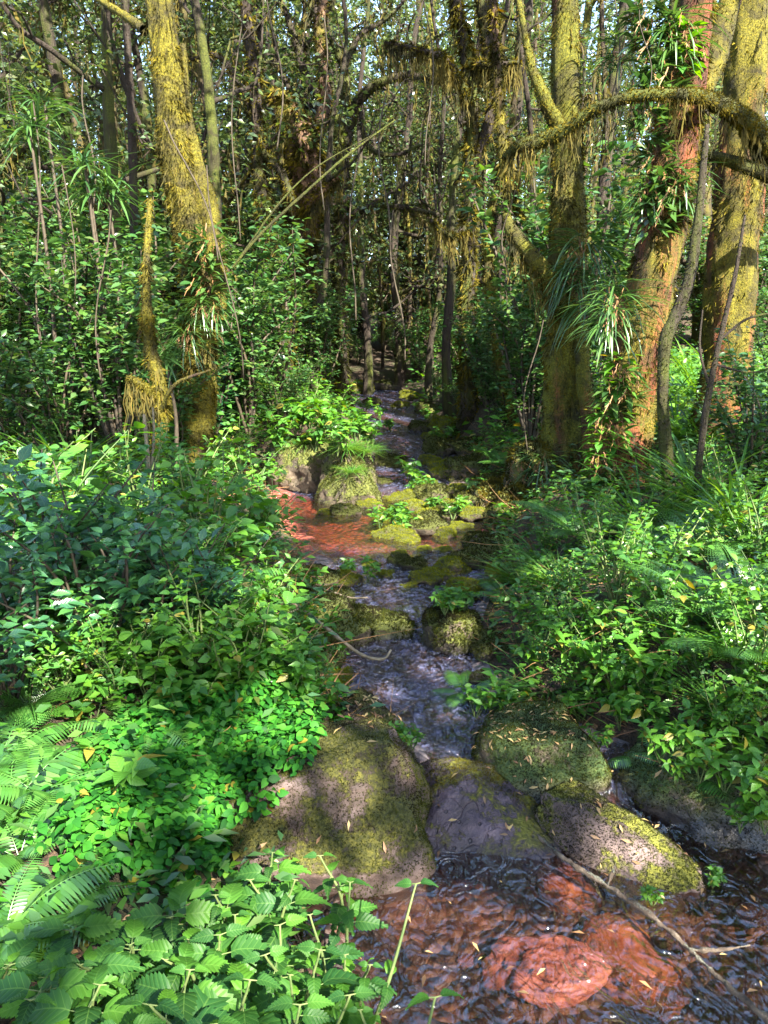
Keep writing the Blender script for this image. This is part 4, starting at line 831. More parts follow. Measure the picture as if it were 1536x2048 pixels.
def fern(seed, n, L, tp, droop=.3):
    rr = np.random.default_rng(seed); out = []
    for k in range(n):
        a = k * 6.283 / n + rr.uniform(-.3, .3); el = rr.uniform(.25, .8); b = MB()
        d = np.array([math.cos(a), math.sin(a), el]); place(b, tp, [(0, 0, 0)], [d], [(0, 0, 1)], [L * rr.uniform(.75, 1.15)]); out.append(("frond", b.mesh("frond", M['fern'])))
    return out
FE = [fern(1, 8, .62, FROND), fern(2, 7, .5, FROND2), fern(3, 6, .4, FROND), fern(4, 4, .35, FROND)]
FDESC = ["large fern with comb-like fronds", "lacy fern", "small fern", "sparse fern tuft"]
for i, (px, py, k, sc) in enumerate([(20, 1640, 0, .60), (85, 1610, 0, .5), (0, 1540, 0, .5), (40, 1730, 0, .4), (60, 1430, 1, .7), (10, 1890, 0, .45), (100, 1860, 0, .35), (445, 1200, 2, .9), (930, 1400, 2, .55), (1000, 1200, 2, .6),
        (1340, 1110, 1, 1.0), (1420, 1130, 1, 1.1), (1290, 1130, 1, .8), (1390, 1230, 1, .9), (1480, 1210, 1, .8), (1150, 1080, 1, .8), (1010, 1010, 0, .7), (1060, 950, 1, .9), (1010, 940, 1, .8), (1100, 1040, 2, .8), (1360, 1560, 3, .7), (1300, 1540, 3, .6), (1440, 1580, 3, .6),
        (1240, 1340, 2, .6), (1510, 1340, 1, .8), (290, 1480, 2, .7), (1165, 990, 3, .7), (340, 1000, 1, .8), (470, 830, 1, 1.2)]):
    p = hit(px, py); from_parts("fern", FE[k], (p[0], p[1], p[2] + .02), "fern", "ferns of the stream banks", FDESC[k], random.uniform(0, 6), sc, anchor=p + np.array([0, 0, .2]))

def grass(seed, n, L, spread, tp=BLADE, mat='grass', up=(.5, 1.6)):
    k = MB(); a = R.random(n) * 6.283; el = R.uniform(up[0], up[1], n); D = np.stack([np.cos(a), np.sin(a), el], -1)
    P = np.stack([np.cos(a), np.sin(a), 0 * a], -1) * spread * R.random(n)[:, None]; place(k, tp, P, D, (0, 0, 1), L * R.uniform(.6, 1.2, n)); return [("blades", k.mesh("blades", M[mat]))]
GR = [grass(1, 130, .5, .08), grass(2, 70, .7, .06, up=(.8, 2.4)), grass(3, 160, .3, .1, up=(.1, 1.2)), grass(4, 26, .45, .05, STRAP, 'strap')]
GDESC = ["arching grass tussock", "tall loose grass tuft", "short drooping grass tuft", "strap-leaved tuft"]
for i, (px, py, k, sc) in enumerate([(1090, 1140, 0, .6), (1040, 1170, 0, .55), (1120, 1180, 0, .55), (1280, 1060, 1, .7), (1390, 1020, 1, 1.0), (1460, 1060, 1, 1.0), (1500, 1110, 1, .9), (1450, 1440, 1, .4), (1480, 1330, 1, .45), (1100, 1390, 3, .5), (1090, 1410, 0, .5), (130, 980, 1, 1.0), (160, 990, 1, .9), (250, 1060, 0, 1.0),
        (600, 780, 0, 1.3), (1400, 900, 1, .8), (1350, 880, 1, .9), (1440, 860, 1, 1.0), (1500, 880, 1, 1.0), (1330, 830, 1, 1.0), (1400, 820, 1, 1.1), (1480, 810, 1, 1.1), (1380, 780, 1, 1.2), (1530, 840, 1, 1.2), (1430, 770, 1, 1.2), (1060, 980, 3, .7), (290, 1170, 0, .8), (40, 1250, 0, .9)]):
    p = hit(px, py); from_parts("grass_tuft", GR[k], (p[0], p[1], p[2]), "grass", "grass tufts of the banks", GDESC[k], random.uniform(0, 6), sc, anchor=p + np.array([0, 0, .2]))
for px, py, Y, k, sc in [(695, 900, 6.65, 2, .7), (730, 905, 6.75, 2, .55), (610, 890, 7.2, 2, .7), (580, 900, 7.2, 2, .6), (705, 945, 6.5, 2, .5)]:
    p = at(px, py, Y); from_parts("grass_tuft", GR[k], p, "grass", "grass tufts on the mid-stream boulders", "grass tuft on a mid-stream boulder", random.uniform(0, 6), sc)
# small herb rosettes on rocks and gravel
def herb(seed, n, L, h, mat='herb', tp=LEAFM):
    k = MB(); s = MB(); rr = np.random.default_rng(seed)
    for q in range(n):
        a = rr.uniform(0, 6.28); d = np.array([math.cos(a) * .5, math.sin(a) * .5, 1.]) * h * rr.uniform(.5, 1); tube(s, [(0, 0, -.02), d * .6 + rdir(1)[0] * .01, d], [.0035, .003, .0015], 6, 4, 0)
        for lev, f in ((.55, 2), (.8, 3), (1., 5)):
            aa = rr.uniform(0, 6) + np.arange(f) * 6.283 / f; D = np.stack([np.cos(aa), np.sin(aa), rr.uniform(-.45, .6, f)], -1); place(k, tp, np.repeat((d * lev)[None], f, 0) + rr.normal(0, .008, (f, 3)), D, np.array([0, 0, 1.]) + rr.normal(0, .4, (f, 3)), L * rr.uniform(.7, 1.15, f) * (.8 + .2 * lev))
    return [("stem", s.mesh("stem", M['stem'])), ("foliage", k.mesh("foliage", M[mat]))]
HB = [herb(1, 7, .055, .16), herb(2, 5, .07, .22, 'broad'), herb(3, 9, .045, .12), herb(4, 3, .075, .2, 'broad')]
HDESC = ["leafy herb sprig", "upright herb with pointed leaves", "low herb cushion", "single-stemmed herb"]
HL = [(830, 1000, 2, 1.3), (870, 1045, 2, 1.2), (790, 1060, 2, 1.3), (760, 1075, 0, 1.1), (930, 1040, 2, 1.2), (945, 1010, 0, 1.2), (985, 975, 2, 1.4), (1000, 1060, 1, 1.0), (690, 1170, 2, 1.0), (620, 1190, 1, .9), (650, 1230, 2, .9), (905, 1245, 2, 1.0), (885, 1240, 0, .8), (840, 985, 2, 1.5), (820, 980, 0, 1.5), (860, 1000, 2, 1.3), (820, 1075, 2, 1.5), (800, 1080, 2, 1.3), (905, 1060, 0, 1.1), (735, 1195, 1, .8), (660, 1330, 0, 1.0), (640, 1300, 1, .9), (1020, 1440, 1, .8), (985, 1455, 0, .8), (950, 1465, 1, .7), (1160, 1450, 1, .8), (1190, 1400, 0, .9),
      (1240, 1460, 1, .9), (1260, 1440, 0, .9), (1290, 1470, 1, 1.0), (1320, 1510, 1, .8), (1380, 1530, 0, .8), (1420, 1560, 1, .8), (1500, 1600, 1, .8), (1510, 1650, 1, .8), (1470, 1560, 0, .8), (1520, 1540, 1, .9), (1400, 1350, 1, 1.1), (1300, 1380, 1, 1.1), (1340, 1420, 0, 1.1), (1230, 1390, 1, 1.0), (1460, 1440, 0, 1.1), (1520, 1420, 1, 1.1),
      (1100, 1300, 1, 1.1), (1060, 1340, 0, 1.0), (1150, 1340, 1, 1.0), (1200, 1280, 0, 1.2), (1310, 1230, 1, 1.2), (610, 1400, 1, .9), (640, 1430, 0, .9), (575, 1420, 1, .9), (540, 1400, 0, 1.0), (500, 1380, 1, 1.0), (460, 1440, 0, .9), (400, 1430, 1, 1.0), (350, 1440, 0, 1.0), (220, 1640, 3, 1.2), (230, 1560, 3, .9), (180, 1470, 3, 1.1),
      (120, 1390, 3, 1.4), (150, 1350, 3, 1.5), (430, 1330, 1, 1.1), (340, 1360, 1, 1.1), (250, 1330, 1, 1.1), (700, 1000, 2, .8), (880, 900, 0, 1.4), (860, 850, 0, 1.6), (910, 880, 2, 1.6), (840, 830, 2, 1.6), (760, 850, 0, 1.4), (780, 870, 2, 1.4), (730, 830, 0, 1.4), (1420, 1830, 2, .5), (1300, 1865, 2, .5), (1360, 1640, 2, .5)]
for px, py, k, sc in HL:
    p = hit(px, py); z = max(p[2], float(wl(p[1])))
    from_parts("herb", HB[k], (p[0], p[1], z), "herb", "herbs of the banks and stones", HDESC[k], random.uniform(0, 6), sc, anchor=p + np.array([0, 0, .12]))
for px, py, Y, k, sc in [(800, 1490, 2.62, 2, .7), (825, 1500, 2.6, 0, .5), (770, 1480, 2.65, 2, .5), (680, 880, 6.75, 2, 1.6), (710, 878, 6.8, 0, 1.6), (650, 870, 7.0, 2, 1.8), (690, 885, 6.6, 1, 1.2), (720, 880, 6.8, 1, 1.2), (640, 870, 7.0, 1, 1.5), (600, 860, 7.2, 1, 1.6), (570, 885, 7.1, 1, 1.5), (675, 905, 6.55, 0, 1.6), (745, 890, 6.9, 0, 1.5), (560, 900, 7.1, 2, 1.9), (630, 895, 7.0, 2, 1.9), (620, 860, 7.2, 0, 1.8), (590, 862, 7.2, 2, 1.8), (735, 885, 6.9, 2, 1.4), (665, 855, 7.1, 1, 1.3), (905, 1222, 3.75, 2, 1.0), (930, 1228, 3.78, 0, .9), (890, 1225, 3.7, 2, .9), (1195, 1500, 2.75, 0, .6), (1320, 1520, 2.5, 1, .7), (1370, 1520, 2.5, 1, .8), (1420, 1515, 2.55, 0, .8), (1470, 1520, 2.5, 1, .9), (1520, 1540, 2.5, 1, .9), (1400, 1560, 2.42, 1, .7), (1350, 1560, 2.42, 0, .6), (1450, 1580, 2.38, 1, .8), (1500, 1610, 2.32, 1, .9), (1530, 1660, 2.25, 1, .8), (1480, 1660, 2.25, 0, .6)]:
    p = at(px, py, Y); from_parts("herb", HB[k], p, "herb", "herbs of the banks and stones", ["herb sprig", "upright herb", "herb cushion", "herb stem"][k] + " growing on a rock", random.uniform(0, 6), sc)
for i, (x, y, k, sc) in enumerate([(-.6, 18.4, 1, .9), (.3, 19.2, 1, 1.0), (1.2, 18.2, 0, .9), (-1.6, 18.8, 0, 1.0), (.0, 20.8, 2, 1.0), (-1.0, 21.0, 0, 1.2), (1.2, 20.8, 2, 1.0), (2.2, 19.5, 0, 1.1), (.5, 23, 2, 1.3), (-.6, 24, 2, 1.3), (1.8, 23, 2, 1.2), (-2.2, 22, 2, 1.2)]):
    z = gz(x, y); from_parts("thicket_shrub", SH['dark'][k], (x, y, z), "shrub", "shrubs closing the stream head", "dark shrub at the stream head", i * 1.3, sc * .8, anchor=(x, y, z + .5))
for i, (x, y) in enumerate([(-.4, 20), (.5, 21.5), (.1, 25), (1.0, 19.6), (-1.1, 23), (1.6, 25), (.75, 27), (-.5, 28)]):
    z = gz(x, y); from_parts("pole_tree", PL[i % 3], (x, y, z), "young tree", "thin pole trees in the far thicket", "thin mossy pole tree", i * 2.1, 1.1, anchor=(x, y, z + 1.2))
P = np.array([at(690, 776, 16.5), at(740, 772, 16.4), at(800, 778, 16.3)]); o = thing("fallen_log", P[0], "log", None, "dark fallen log lying across the head of the stream"); mb = MB(); tube(mb, P, [.10, .09, .07], 20, 10, .2); mb.build("trunk", M['darkbark'], o, origin=P[0])
#@@COVER
# ------------------------------------------------------------------ uncountable ground cover
def cover(n, ylo, yhi, size, hmax, mat, tp, name, label, dens, wide=.62, cat="ground cover"):
    y = ylo + (yhi - ylo) * R.random(n) ** 1.1; x = R.uniform(-1, 1, n) * (wide * y + .7); xl, xr = edges(y)
    keep = ((x < xl - .05) | (x > xr + .05)) & ~((x > .75) & (x < 1.6) & (y > 2.1) & (y < 2.85)) & ~((x > -1.35) & (x < -.72) & (y > 1.7) & (y < 2.35) & (R.random(n) < .8)) & (R.random(n) < dens(x, y)); x, y = x[keep], y[keep]; m = len(x)
    z = ground(x, y) + hmax * R.random(m) ** 1.4 * (.45 + .55 * (fbm(np.stack([x, y, 0 * x], -1) * 1.7, 2) > 0))
    k = MB(); place(k, tp, np.stack([x, y, z], -1), rdir(m, (-.35, .45)), np.array([0, 0, 1.]) + .7 * rdir(m), size * R.uniform(.5, 1.3, m) * (1 + .05 * np.maximum(y - 4, 0)))
    return stuff(k.build(name, M[mat]), label, cat)
clump = lambda s, a: (lambda x, y: sstep(-.5 + a, .5 + a, fbm(np.stack([x, y, 0 * x + s], -1) * 1.3, 3)))
cover(44000, .8, 9, .05, .24, 'herb', LEAF, "herb_layer", "tangle of small green herbs over both banks", clump(1, -.3))
cover(26000, .9, 9, .065, .34, 'dark', LEAFN, "dark_herb_layer", "dark narrow-leaved undergrowth between the shrubs", clump(5, -.2))
cover(26000, 7, 20, .085, .55, 'herb', LEAF, "far_herb_layer", "low green growth on the floor of the wood", clump(9, -.2), .62)
yy = 6.6 + 10 * R.random(16000); xx = R.uniform(2.3, 8.5, 16000) * (yy / 9); zz = ground(xx, yy) + .5 * R.random(16000) ** 1.6; k = MB()
place(k, LEAF, np.stack([xx, yy, zz], -1), rdir(16000, (-.2, .9)), np.array([0, -.3, 1.]) + .6 * rdir(16000), .085 * R.uniform(.5, 1.4, 16000))
stuff(k.build("glade_herbs", M['grass']), "bright sunlit herbs in the glade behind the right-hand trunks", "ground cover")
cover(9000, 1, 9, .05, .02, 'dry', LEAFN, "leaf_litter", "brown dead leaves littering the banks", lambda x, y: .6 + 0 * x, cat="leaf litter")
n = 2400; yy = 2.35 + 7 * R.random(n) ** 1.3; xl, xr = edges(yy); sd = R.random(n) < .5; off = .02 + R.gamma(1.3, .25, n); xx = np.where(sd, xl - off, xr + off); k = MB()
place(k, BLADE, np.stack([xx, yy, ground(xx, yy) + .012 + .05 * R.random(n)], -1), rdir(n, (-.25, .35)), rdir(n), R.gamma(2.5, .055, n), R.uniform(.10, .22, n))
stuff(k.build("twig_litter", M['straw']), "brown twigs and dead stalks littering the stream edges", "twigs")
# bright carpet left of the big boulder
n = 9000; c = []; 
for px, py in [(330, 1560), (420, 1530), (500, 1510), (570, 1490), (300, 1620), (380, 1610), (450, 1580), (350, 1660), (260, 1680), (400, 1500), (540, 1530), (360, 1560)]: c.append(hit(px, py))
c = np.array(c); i = R.integers(0, len(c), n); P = c[i] + R.normal(0, 1, (n, 3)) * np.array([.11, .11, 0]); P[:, 2] = ground(P[:, 0], P[:, 1]) + .02 + .14 * R.random(n) ** .6 * (.6 + .4 * vnoise(P * 7))
k = MB(); place(k, LEAFO, P, rdir(n, (-.35, .3)), np.array([0, -.15, 1.]) + .75 * rdir(n), .034 * R.uniform(.6, 1.25, n))
stuff(k.build("leaf_carpet", M['carpet']), "bright green carpet of small round leaves left of the big brown boulder", "ground cover")
V = np.array([v.co[:] for v in bpy.data.objects["boulder"].data.vertices]); P, nn = sample(V, {3: ICO5[1]}, 2600, lambda C, q: (C[:, 0] < -.38 + 1.15 * (C[:, 2] + .05) + .10 * vnoise(C * 9)) * (q[:, 2] > -.3))
k = MB(); place(k, LEAFO, P + np.array(bpy.data.objects["boulder"].location) + nn * R.uniform(.005, .05, 2600)[:, None], rdir(2600, (-.5, .2)), nn + .6 * rdir(2600), .033 * R.uniform(.6, 1.25, 2600))
stuff(k.build("creeper", M['carpet']), "bright green creeper draped over the left shoulder of the big brown boulder", "creeper")
# dead leaves and debris lying on the rocks and floating in the pool
def on_surface(objs, n, name, label, size=.03, zmin=.4):
    k = MB()
    for o in objs:
        me = o.data; V = np.array([v.co[:] for v in me.vertices]) + np.array(o.location); f = np.array([p.vertices[:] for p in me.polygons])
        P, nn = sample(V, {3: f}, n, lambda C, q: q[:, 2] > zmin); place(k, LEAFN, P + nn * .006, np.cross(nn, rdir(n)) + .1 * nn, nn, size * R.uniform(.5, 1.4, n))
    return stuff(k.build(name, M['dry']), label, "leaf litter")
BL = [o for o in bpy.data.objects if o.name.startswith("boulder") and o.parent is None]
on_surface(BL[:6], 26, "fallen_leaves", "scattered pale dead leaves lying on the dam boulders")
on_surface([BL[1], BL[3]], 130, "leaf_debris", "litter of dry leaves and twigs on two dam rocks", .026, .55)
n = 70; y = R.uniform(1.1, 2.3, n); x = R.uniform(-.2, 1.3, n); k = MB(); place(k, LEAFN, np.stack([x, y, 0 * x + .007], -1), rdir(n, (-.02, .02)), (0, 0, 1), .03 * R.uniform(.5, 1.4, n))
stuff(k.build("floating_leaves", M['dry']), "dead leaves floating on the brown pool", "leaf litter")
#@@FOREGROUND
# ------------------------------------------------------------------ foreground nettles
def nettle(top, base, seed, nn, L, label):
    rr = np.random.default_rng(seed); root = thing("nettle", base, "nettle", "tall nettles in the foreground", None, desc=label, anchor=top); top = np.array(top); base = np.array(base)
    mid = base * .45 + top * .55 + np.array([rr.normal(0, .03), rr.normal(0, .03), .02]); s = MB(); C, _ = tube(s, [base - [0, 0, .03], mid, top], [.0055, .0045, .0022], 26, 6, 0)
    k = MB()
    for q in range(nn):
        f = 1 - (q / nn) ** .85 * .78; i = int(f * 25); a0 = q * 1.57 + rr.uniform(-.3, .3); l = L * (.40 + .62 * min(1, q / 2.5)) * rr.uniform(.65, 1.15)
        for sd in (0, math.pi):
            if q > 3 and rr.random() < .2: continue
            a = a0 + sd; D = np.array([math.cos(a), math.sin(a), rr.uniform(-.05, .45)]); pt = C[i] + D * l * .28; tube(s, [C[i], pt], [.0018, .0012], 3, 4, 0)
            place(k, NETTLE, [pt], [D * np.array([1, 1, .4])], [(rr.normal(0, .45), rr.normal(-.15, .45), 1)], [l])
    s.build("stem", M['stem'], root, origin=base); k.build("foliage", M['nettle'], root, origin=base); return root
NT = [(545, 1705, 1.78, 5, .085), (500, 1760, 1.66, 5, .10), (640, 1712, 1.72, 4, .08), (590, 1760, 1.62, 5, .095), (430, 1790, 1.58, 5, .10), (340, 1835, 1.5, 5, .10), (260, 1890, 1.42, 5, .10), (560, 1850, 1.42, 5, .12), (700, 1765, 1.62, 4, .085), (380, 1940, 1.24, 5, .115), (500, 1960, 1.20, 5, .12),
      (640, 1900, 1.32, 5, .105), (200, 1970, 1.22, 5, .11), (110, 1930, 1.34, 5, .10), (300, 2010, 1.12, 5, .12), (440, 1870, 1.40, 5, .11), (60, 2000, 1.2, 5, .10), (600, 2010, 1.14, 5, .12), (420, 2050, 1.05, 5, .115), (700, 1990, 1.22, 4, .085), (150, 1860, 1.5, 5, .09), (690, 1910, 1.38, 4, .075), (250, 2060, 1.05, 5, .11)]
NT = [(a, b, c, d + 2, e) for a, b, c, d, e in NT] + [(470, 1830, 1.5, 6, .085), (380, 1880, 1.4, 6, .09), (620, 1830, 1.5, 5, .075), (530, 1910, 1.3, 6, .085), (330, 1920, 1.3, 6, .085), (160, 1930, 1.3, 6, .08), (580, 1950, 1.22, 6, .08), (20, 1930, 1.35, 6, .08), (740, 1930, 1.32, 5, .06), (720, 2020, 1.2, 5, .06)]
for i, (px, py, Y, nn, L) in enumerate(NT):
    t = at(px, py, Y); bx, by = t[0] - .06 + .03 * (i % 3), t[1] + .06; nettle(t, (bx, by, gz(bx, by)), 200 + i, nn, L, "green nettle with toothed leaves")
t = at(832, 1768, 1.52); nettle(t, (at(752, 1985, 1.45)[0] - .1, 1.40, gz(at(752, 1985, 1.45)[0] - .1, 1.4)), 301, 2, .085, "lone pale-stemmed nettle leaning out over the pool")
t = at(870, 1995, 1.12); nettle(t, (t[0] - .12, t[1] - .05, gz(t[0] - .12, t[1] - .05)), 302, 2, .11, "nettle shoot at the foot of the pool")
# ------------------------------------------------------------------ sticks, vines
def stick(name, label, pts, w, cat, mat='twig', rough=.25, seg=7, sub=(), cat2=None):
    P = np.array([at(px, py, Y) for px, py, Y in pts]); r = [.5 * a * mpp(p) for a, p in zip(w, P)]; root = thing(name, P[0], cat, None, label); mb = MB(); tube(mb, P, r, len(P) * 9, seg, rough)
    mb.build("stem", M[mat], root, origin=P[0])
    for sp_, sw in sub:
        Q = np.array([at(px, py, Y) for px, py, Y in sp_]); b = MB(); tube(b, Q, [.5 * a * mpp(p) for a, p in zip(sw, Q)], len(Q) * 7, 5, rough); b.build("twig", M[mat], root, origin=P[0])
    return root
def zw(px, py, z=.012):
    d = ray(px, py); t = (z - CAMH) / d[2]; return (px, py, (CAM + d * t)[1])
stick("fallen_branch", "lichen-grey fallen branch lying across the pool", [zw(1075, 1672, .03), zw(1140, 1725, .035), zw(1215, 1772, .03), zw(1300, 1830, .03), zw(1380, 1900, .03), zw(1450, 1965, .03), zw(1560, 2060, .03)], [7, 9, 10, 10, 11, 14, 20], "branch", 'stickbark', rough=.9, sub=[([zw(1215, 1772, .03), zw(1225, 1745, .06), zw(1232, 1725, .08)], [9, 7, 3]), ([zw(1380, 1900, .03), zw(1440, 1900, .06), zw(1500, 1890, .09)], [9, 7, 3])])
stick("arching_twig", "long bare twig arching from the left bank over the stream", [(520, 1140, 3.6), (545, 1185, 3.5), (600, 1215, 3.4), (660, 1262, 3.3), (720, 1308, 3.2), (765, 1318, 3.2), (782, 1300, 3.25)], [9, 9, 8, 8, 7, 6, 4], "twig", sub=[([(600, 1215, 3.4), (560, 1240, 3.35), (610, 1262, 3.3)], [6, 5, 3])])
stick("low_twig", "thin curved twig low over the dark hollow behind the carpet", [(520, 1380, 3.0), (570, 1415, 2.95), (620, 1435, 2.9), (665, 1440, 2.85)], [6, 6, 5, 3], "twig")
stick("water_twig", "short bare twig reaching from the left bank to a stream sprig", [(600, 1170, 4.2), (650, 1180, 4.15), (700, 1195, 4.1), (735, 1195, 4.1)], [5, 5, 4, 3], "twig")
stick("slanting_branch", "long straight branch slanting up across the middle trunks", [(465, 535, 6.6), (520, 470, 6.6), (600, 395, 6.6), (690, 315, 6.6), (790, 240, 6.6)], [5, 6, 6, 5, 3], "branch", 'mossarm', sub=[([(480, 515, 6.6), (560, 405, 6.6), (640, 330, 6.6), (760, 262, 6.6)], [4, 4, 3, 2])])
stick("broken_stick", "pale dry stick standing in the left bank herbs", [(300, 960, 4.6), (295, 900, 4.6), (288, 830, 4.6)], [9, 9, 7], "stick", sub=[([(300, 955, 4.6), (308, 880, 4.62), (306, 815, 4.64)], [7, 6, 3])])
VN = [(1230, 0, 1222, 300, 6.2, 4), (1240, 10, 1245, 240, 6.3, 3), (1020, 380, 1012, 560, 6.0, 4), (770, 190, 768, 470, 9, 5), (175, 150, 180, 420, 7.5, 5), (545, 0, 560, 300, 9, 5), (850, 0, 862, 330, 8, 4), (640, 30, 655, 420, 9, 4), (1075, 640, 1050, 900, 6.0, 4), (720, 280, 700, 640, 10, 5), (420, 330, 480, 760, 6.5, 4), (340, 240, 440, 520, 6.4, 5), (130, 330, 150, 760, 6.5, 4), (60, 200, 90, 700, 7, 5), (210, 420, 200, 760, 6.2, 5), (480, 20, 470, 480, 8, 4), (790, 420, 800, 720, 10, 5), (1290, 20, 1292, 200, 5.3, 3)]
for i, (x0, y0, x1, y1, Y, w) in enumerate(VN):
    P = [at(x0 + (x1 - x0) * f + 12 * math.sin(5 * f + i), y0 + (y1 - y0) * f, Y) for f in np.linspace(0, 1, 7)]; o = thing("hanging_vine", P[-1], "vine", "thin vines hanging among the trunks", None, desc="thin bare vine", anchor=P[3]); mb = MB(); tube(mb, P, [.33 * w * mpp(p) for p in P], 30, 5, .3); mb.build("stem", M['bush'], o, origin=P[-1])
# ------------------------------------------------------------------ epiphytes on the trunks
def epi(seed, n, L, tp, mat, wsc=1.0):
    k = MB(); a = R.uniform(-2.2, 2.2, n); D = np.stack([np.sin(a), -np.cos(a) * .9, R.uniform(-.6, .7, n)], -1); P = np.stack([np.sin(a) * .05, 0 * a, R.uniform(-.12, .12, n)], -1); l = L * R.uniform(.55, 1.2, n)
    place(k, tp, P, D, (0, 0, 1), l, l * wsc); r = MB(); P2 = R.normal(0, .05, (26, 3)); place(r, STRAND, P2, np.array([0, -.3, -1.]) + .5 * rdir(26), rdir(26), R.uniform(.05, .15, 26), .05)
    return [("foliage", k.mesh("foliage", M[mat])), ("root_mat", r.mesh("root_mat", M['straw']))]
EP = [epi(1, 70, .27, STRAP, 'strap', .9), epi(2, 60, .16, LEAFN, 'strap'), epi(3, 60, .36, STRAP, 'strap', .6), epi(4, 40, .13, LEAFM, 'broad')]
ED = ["strap-leaved epiphyte clump", "dense small-leaved epiphyte", "long drooping epiphyte", "broad-leaved climber"]
for i, (px, py, Y, k, sc) in enumerate([(1310, 90, 5.5, 1, 1.2), (1290, 40, 5.5, 1, 1.2), (1330, 150, 5.5, 1, 1.1), (1300, 190, 5.5, 1, 1.2), (1350, 60, 5.5, 0, 1.0), (1290, 250, 5.5, 1, 1.0), (1310, 320, 5.5, 1, 1.0), (1335, 385, 5.5, 1, 1.3), (1310, 420, 5.5, 1, 1.2), (1360, 370, 5.5, 0, .8), (1290, 390, 5.5, 0, .7),
        (1170, 500, 6.35, 2, 1.1), (1195, 580, 6.3, 2, 1.2), (1235, 600, 5.5, 2, .9), (1225, 640, 5.4, 0, 1.0), (1150, 560, 6.3, 2, .8), (1240, 745, 5.4, 3, 1.0), (1255, 775, 5.4, 1, 1.0), (1225, 790, 5.4, 1, 1.0), (1205, 850, 5.4, 3, .9), (1235, 860, 5.4, 3, 1.0), (1200, 920, 5.4, 3, .9), (1225, 960, 5.4, 1, .8),
        (420, 490, 6.75, 1, 1.3), (410, 560, 6.75, 1, 1.2), (430, 620, 6.7, 0, .8), (400, 620, 6.7, 0, .8), (1085, 930, 6.3, 0, .8), (375, 680, 6.6, 0, 1.0), (1245, 110, 6.4, 0, 1.0), (1370, 90, 5.5, 3, 1.0)]):
    from_parts("epiphyte", EP[k], at(px, py, Y), "epiphyte", "epiphytes growing on the trunks", ED[k], random.uniform(-.4, .4), sc)
for px, py, Y, sc in [(170, 330, 6.8, 1.3), (60, 260, 7, 1.4), (180, 380, 6.9, 1.1), (90, 210, 7.2, 1.2), (330, 720, 6.0, 1.0), (215, 380, 7.0, 1.2)]:
    p = at(px, py, Y); b = (p[0], p[1], gz(p[0], p[1])); o = thing("dragon_plant", b, "plant", "spiky-headed plants on the left", None, desc="spiky-tufted tall plant", anchor=p); s = MB(); tube(s, [np.array(b) - [0, 0, .1], (np.array(b) + p) / 2 + [.06, 0, 0], p], [.02, .016, .012], 24, 6, .1); s.build("stem", M['bush'], o, origin=b)
    k = MB(); n = 48; place(k, STRAP, np.repeat(p[None], n, 0) + R.normal(0, .04, (n, 3)), rdir(n, (-.3, .9)), (0, 0, 1), R.uniform(.14, .34, n) * sc); k.build("foliage", M['strap'], o, origin=b)
# mossy root mounds and hanging roots at the right bank
for px, py, Y, s_, lb in [(1025, 1030, 6.2, (.20, .2, .24), "mossy root mound draped with yellow moss at the right bank"), (985, 1000, 6.6, (.22, .25, .16), "low mossy mound beside the yellow draped one"), (1060, 960, 6.5, (.24, .25, .30), "earthy root mass with hanging straw at the foot of the red-barked tree")]:
    o = boulder(lb, (px, py), Y, s_, RMS, 70 + px, .3, (), nmoss=2500, mosskey='moss', mlen=.035, name="root_mound", cat="root mound", base=ICO4)
    V = np.array([v.co[:] for v in o.data.vertices]); P, nn = sample(V, {3: ICO4[1]}, 260, lambda C, q: q[:, 1] < -.1); k = MB(); place(k, STRAND, P, np.array([0, -.15, -1.]) + .3 * rdir(260), rdir(260), R.uniform(.05, .2, 260), .09); k.build("hanging_root", M['straw' if px == 1060 else 'hang'], o)
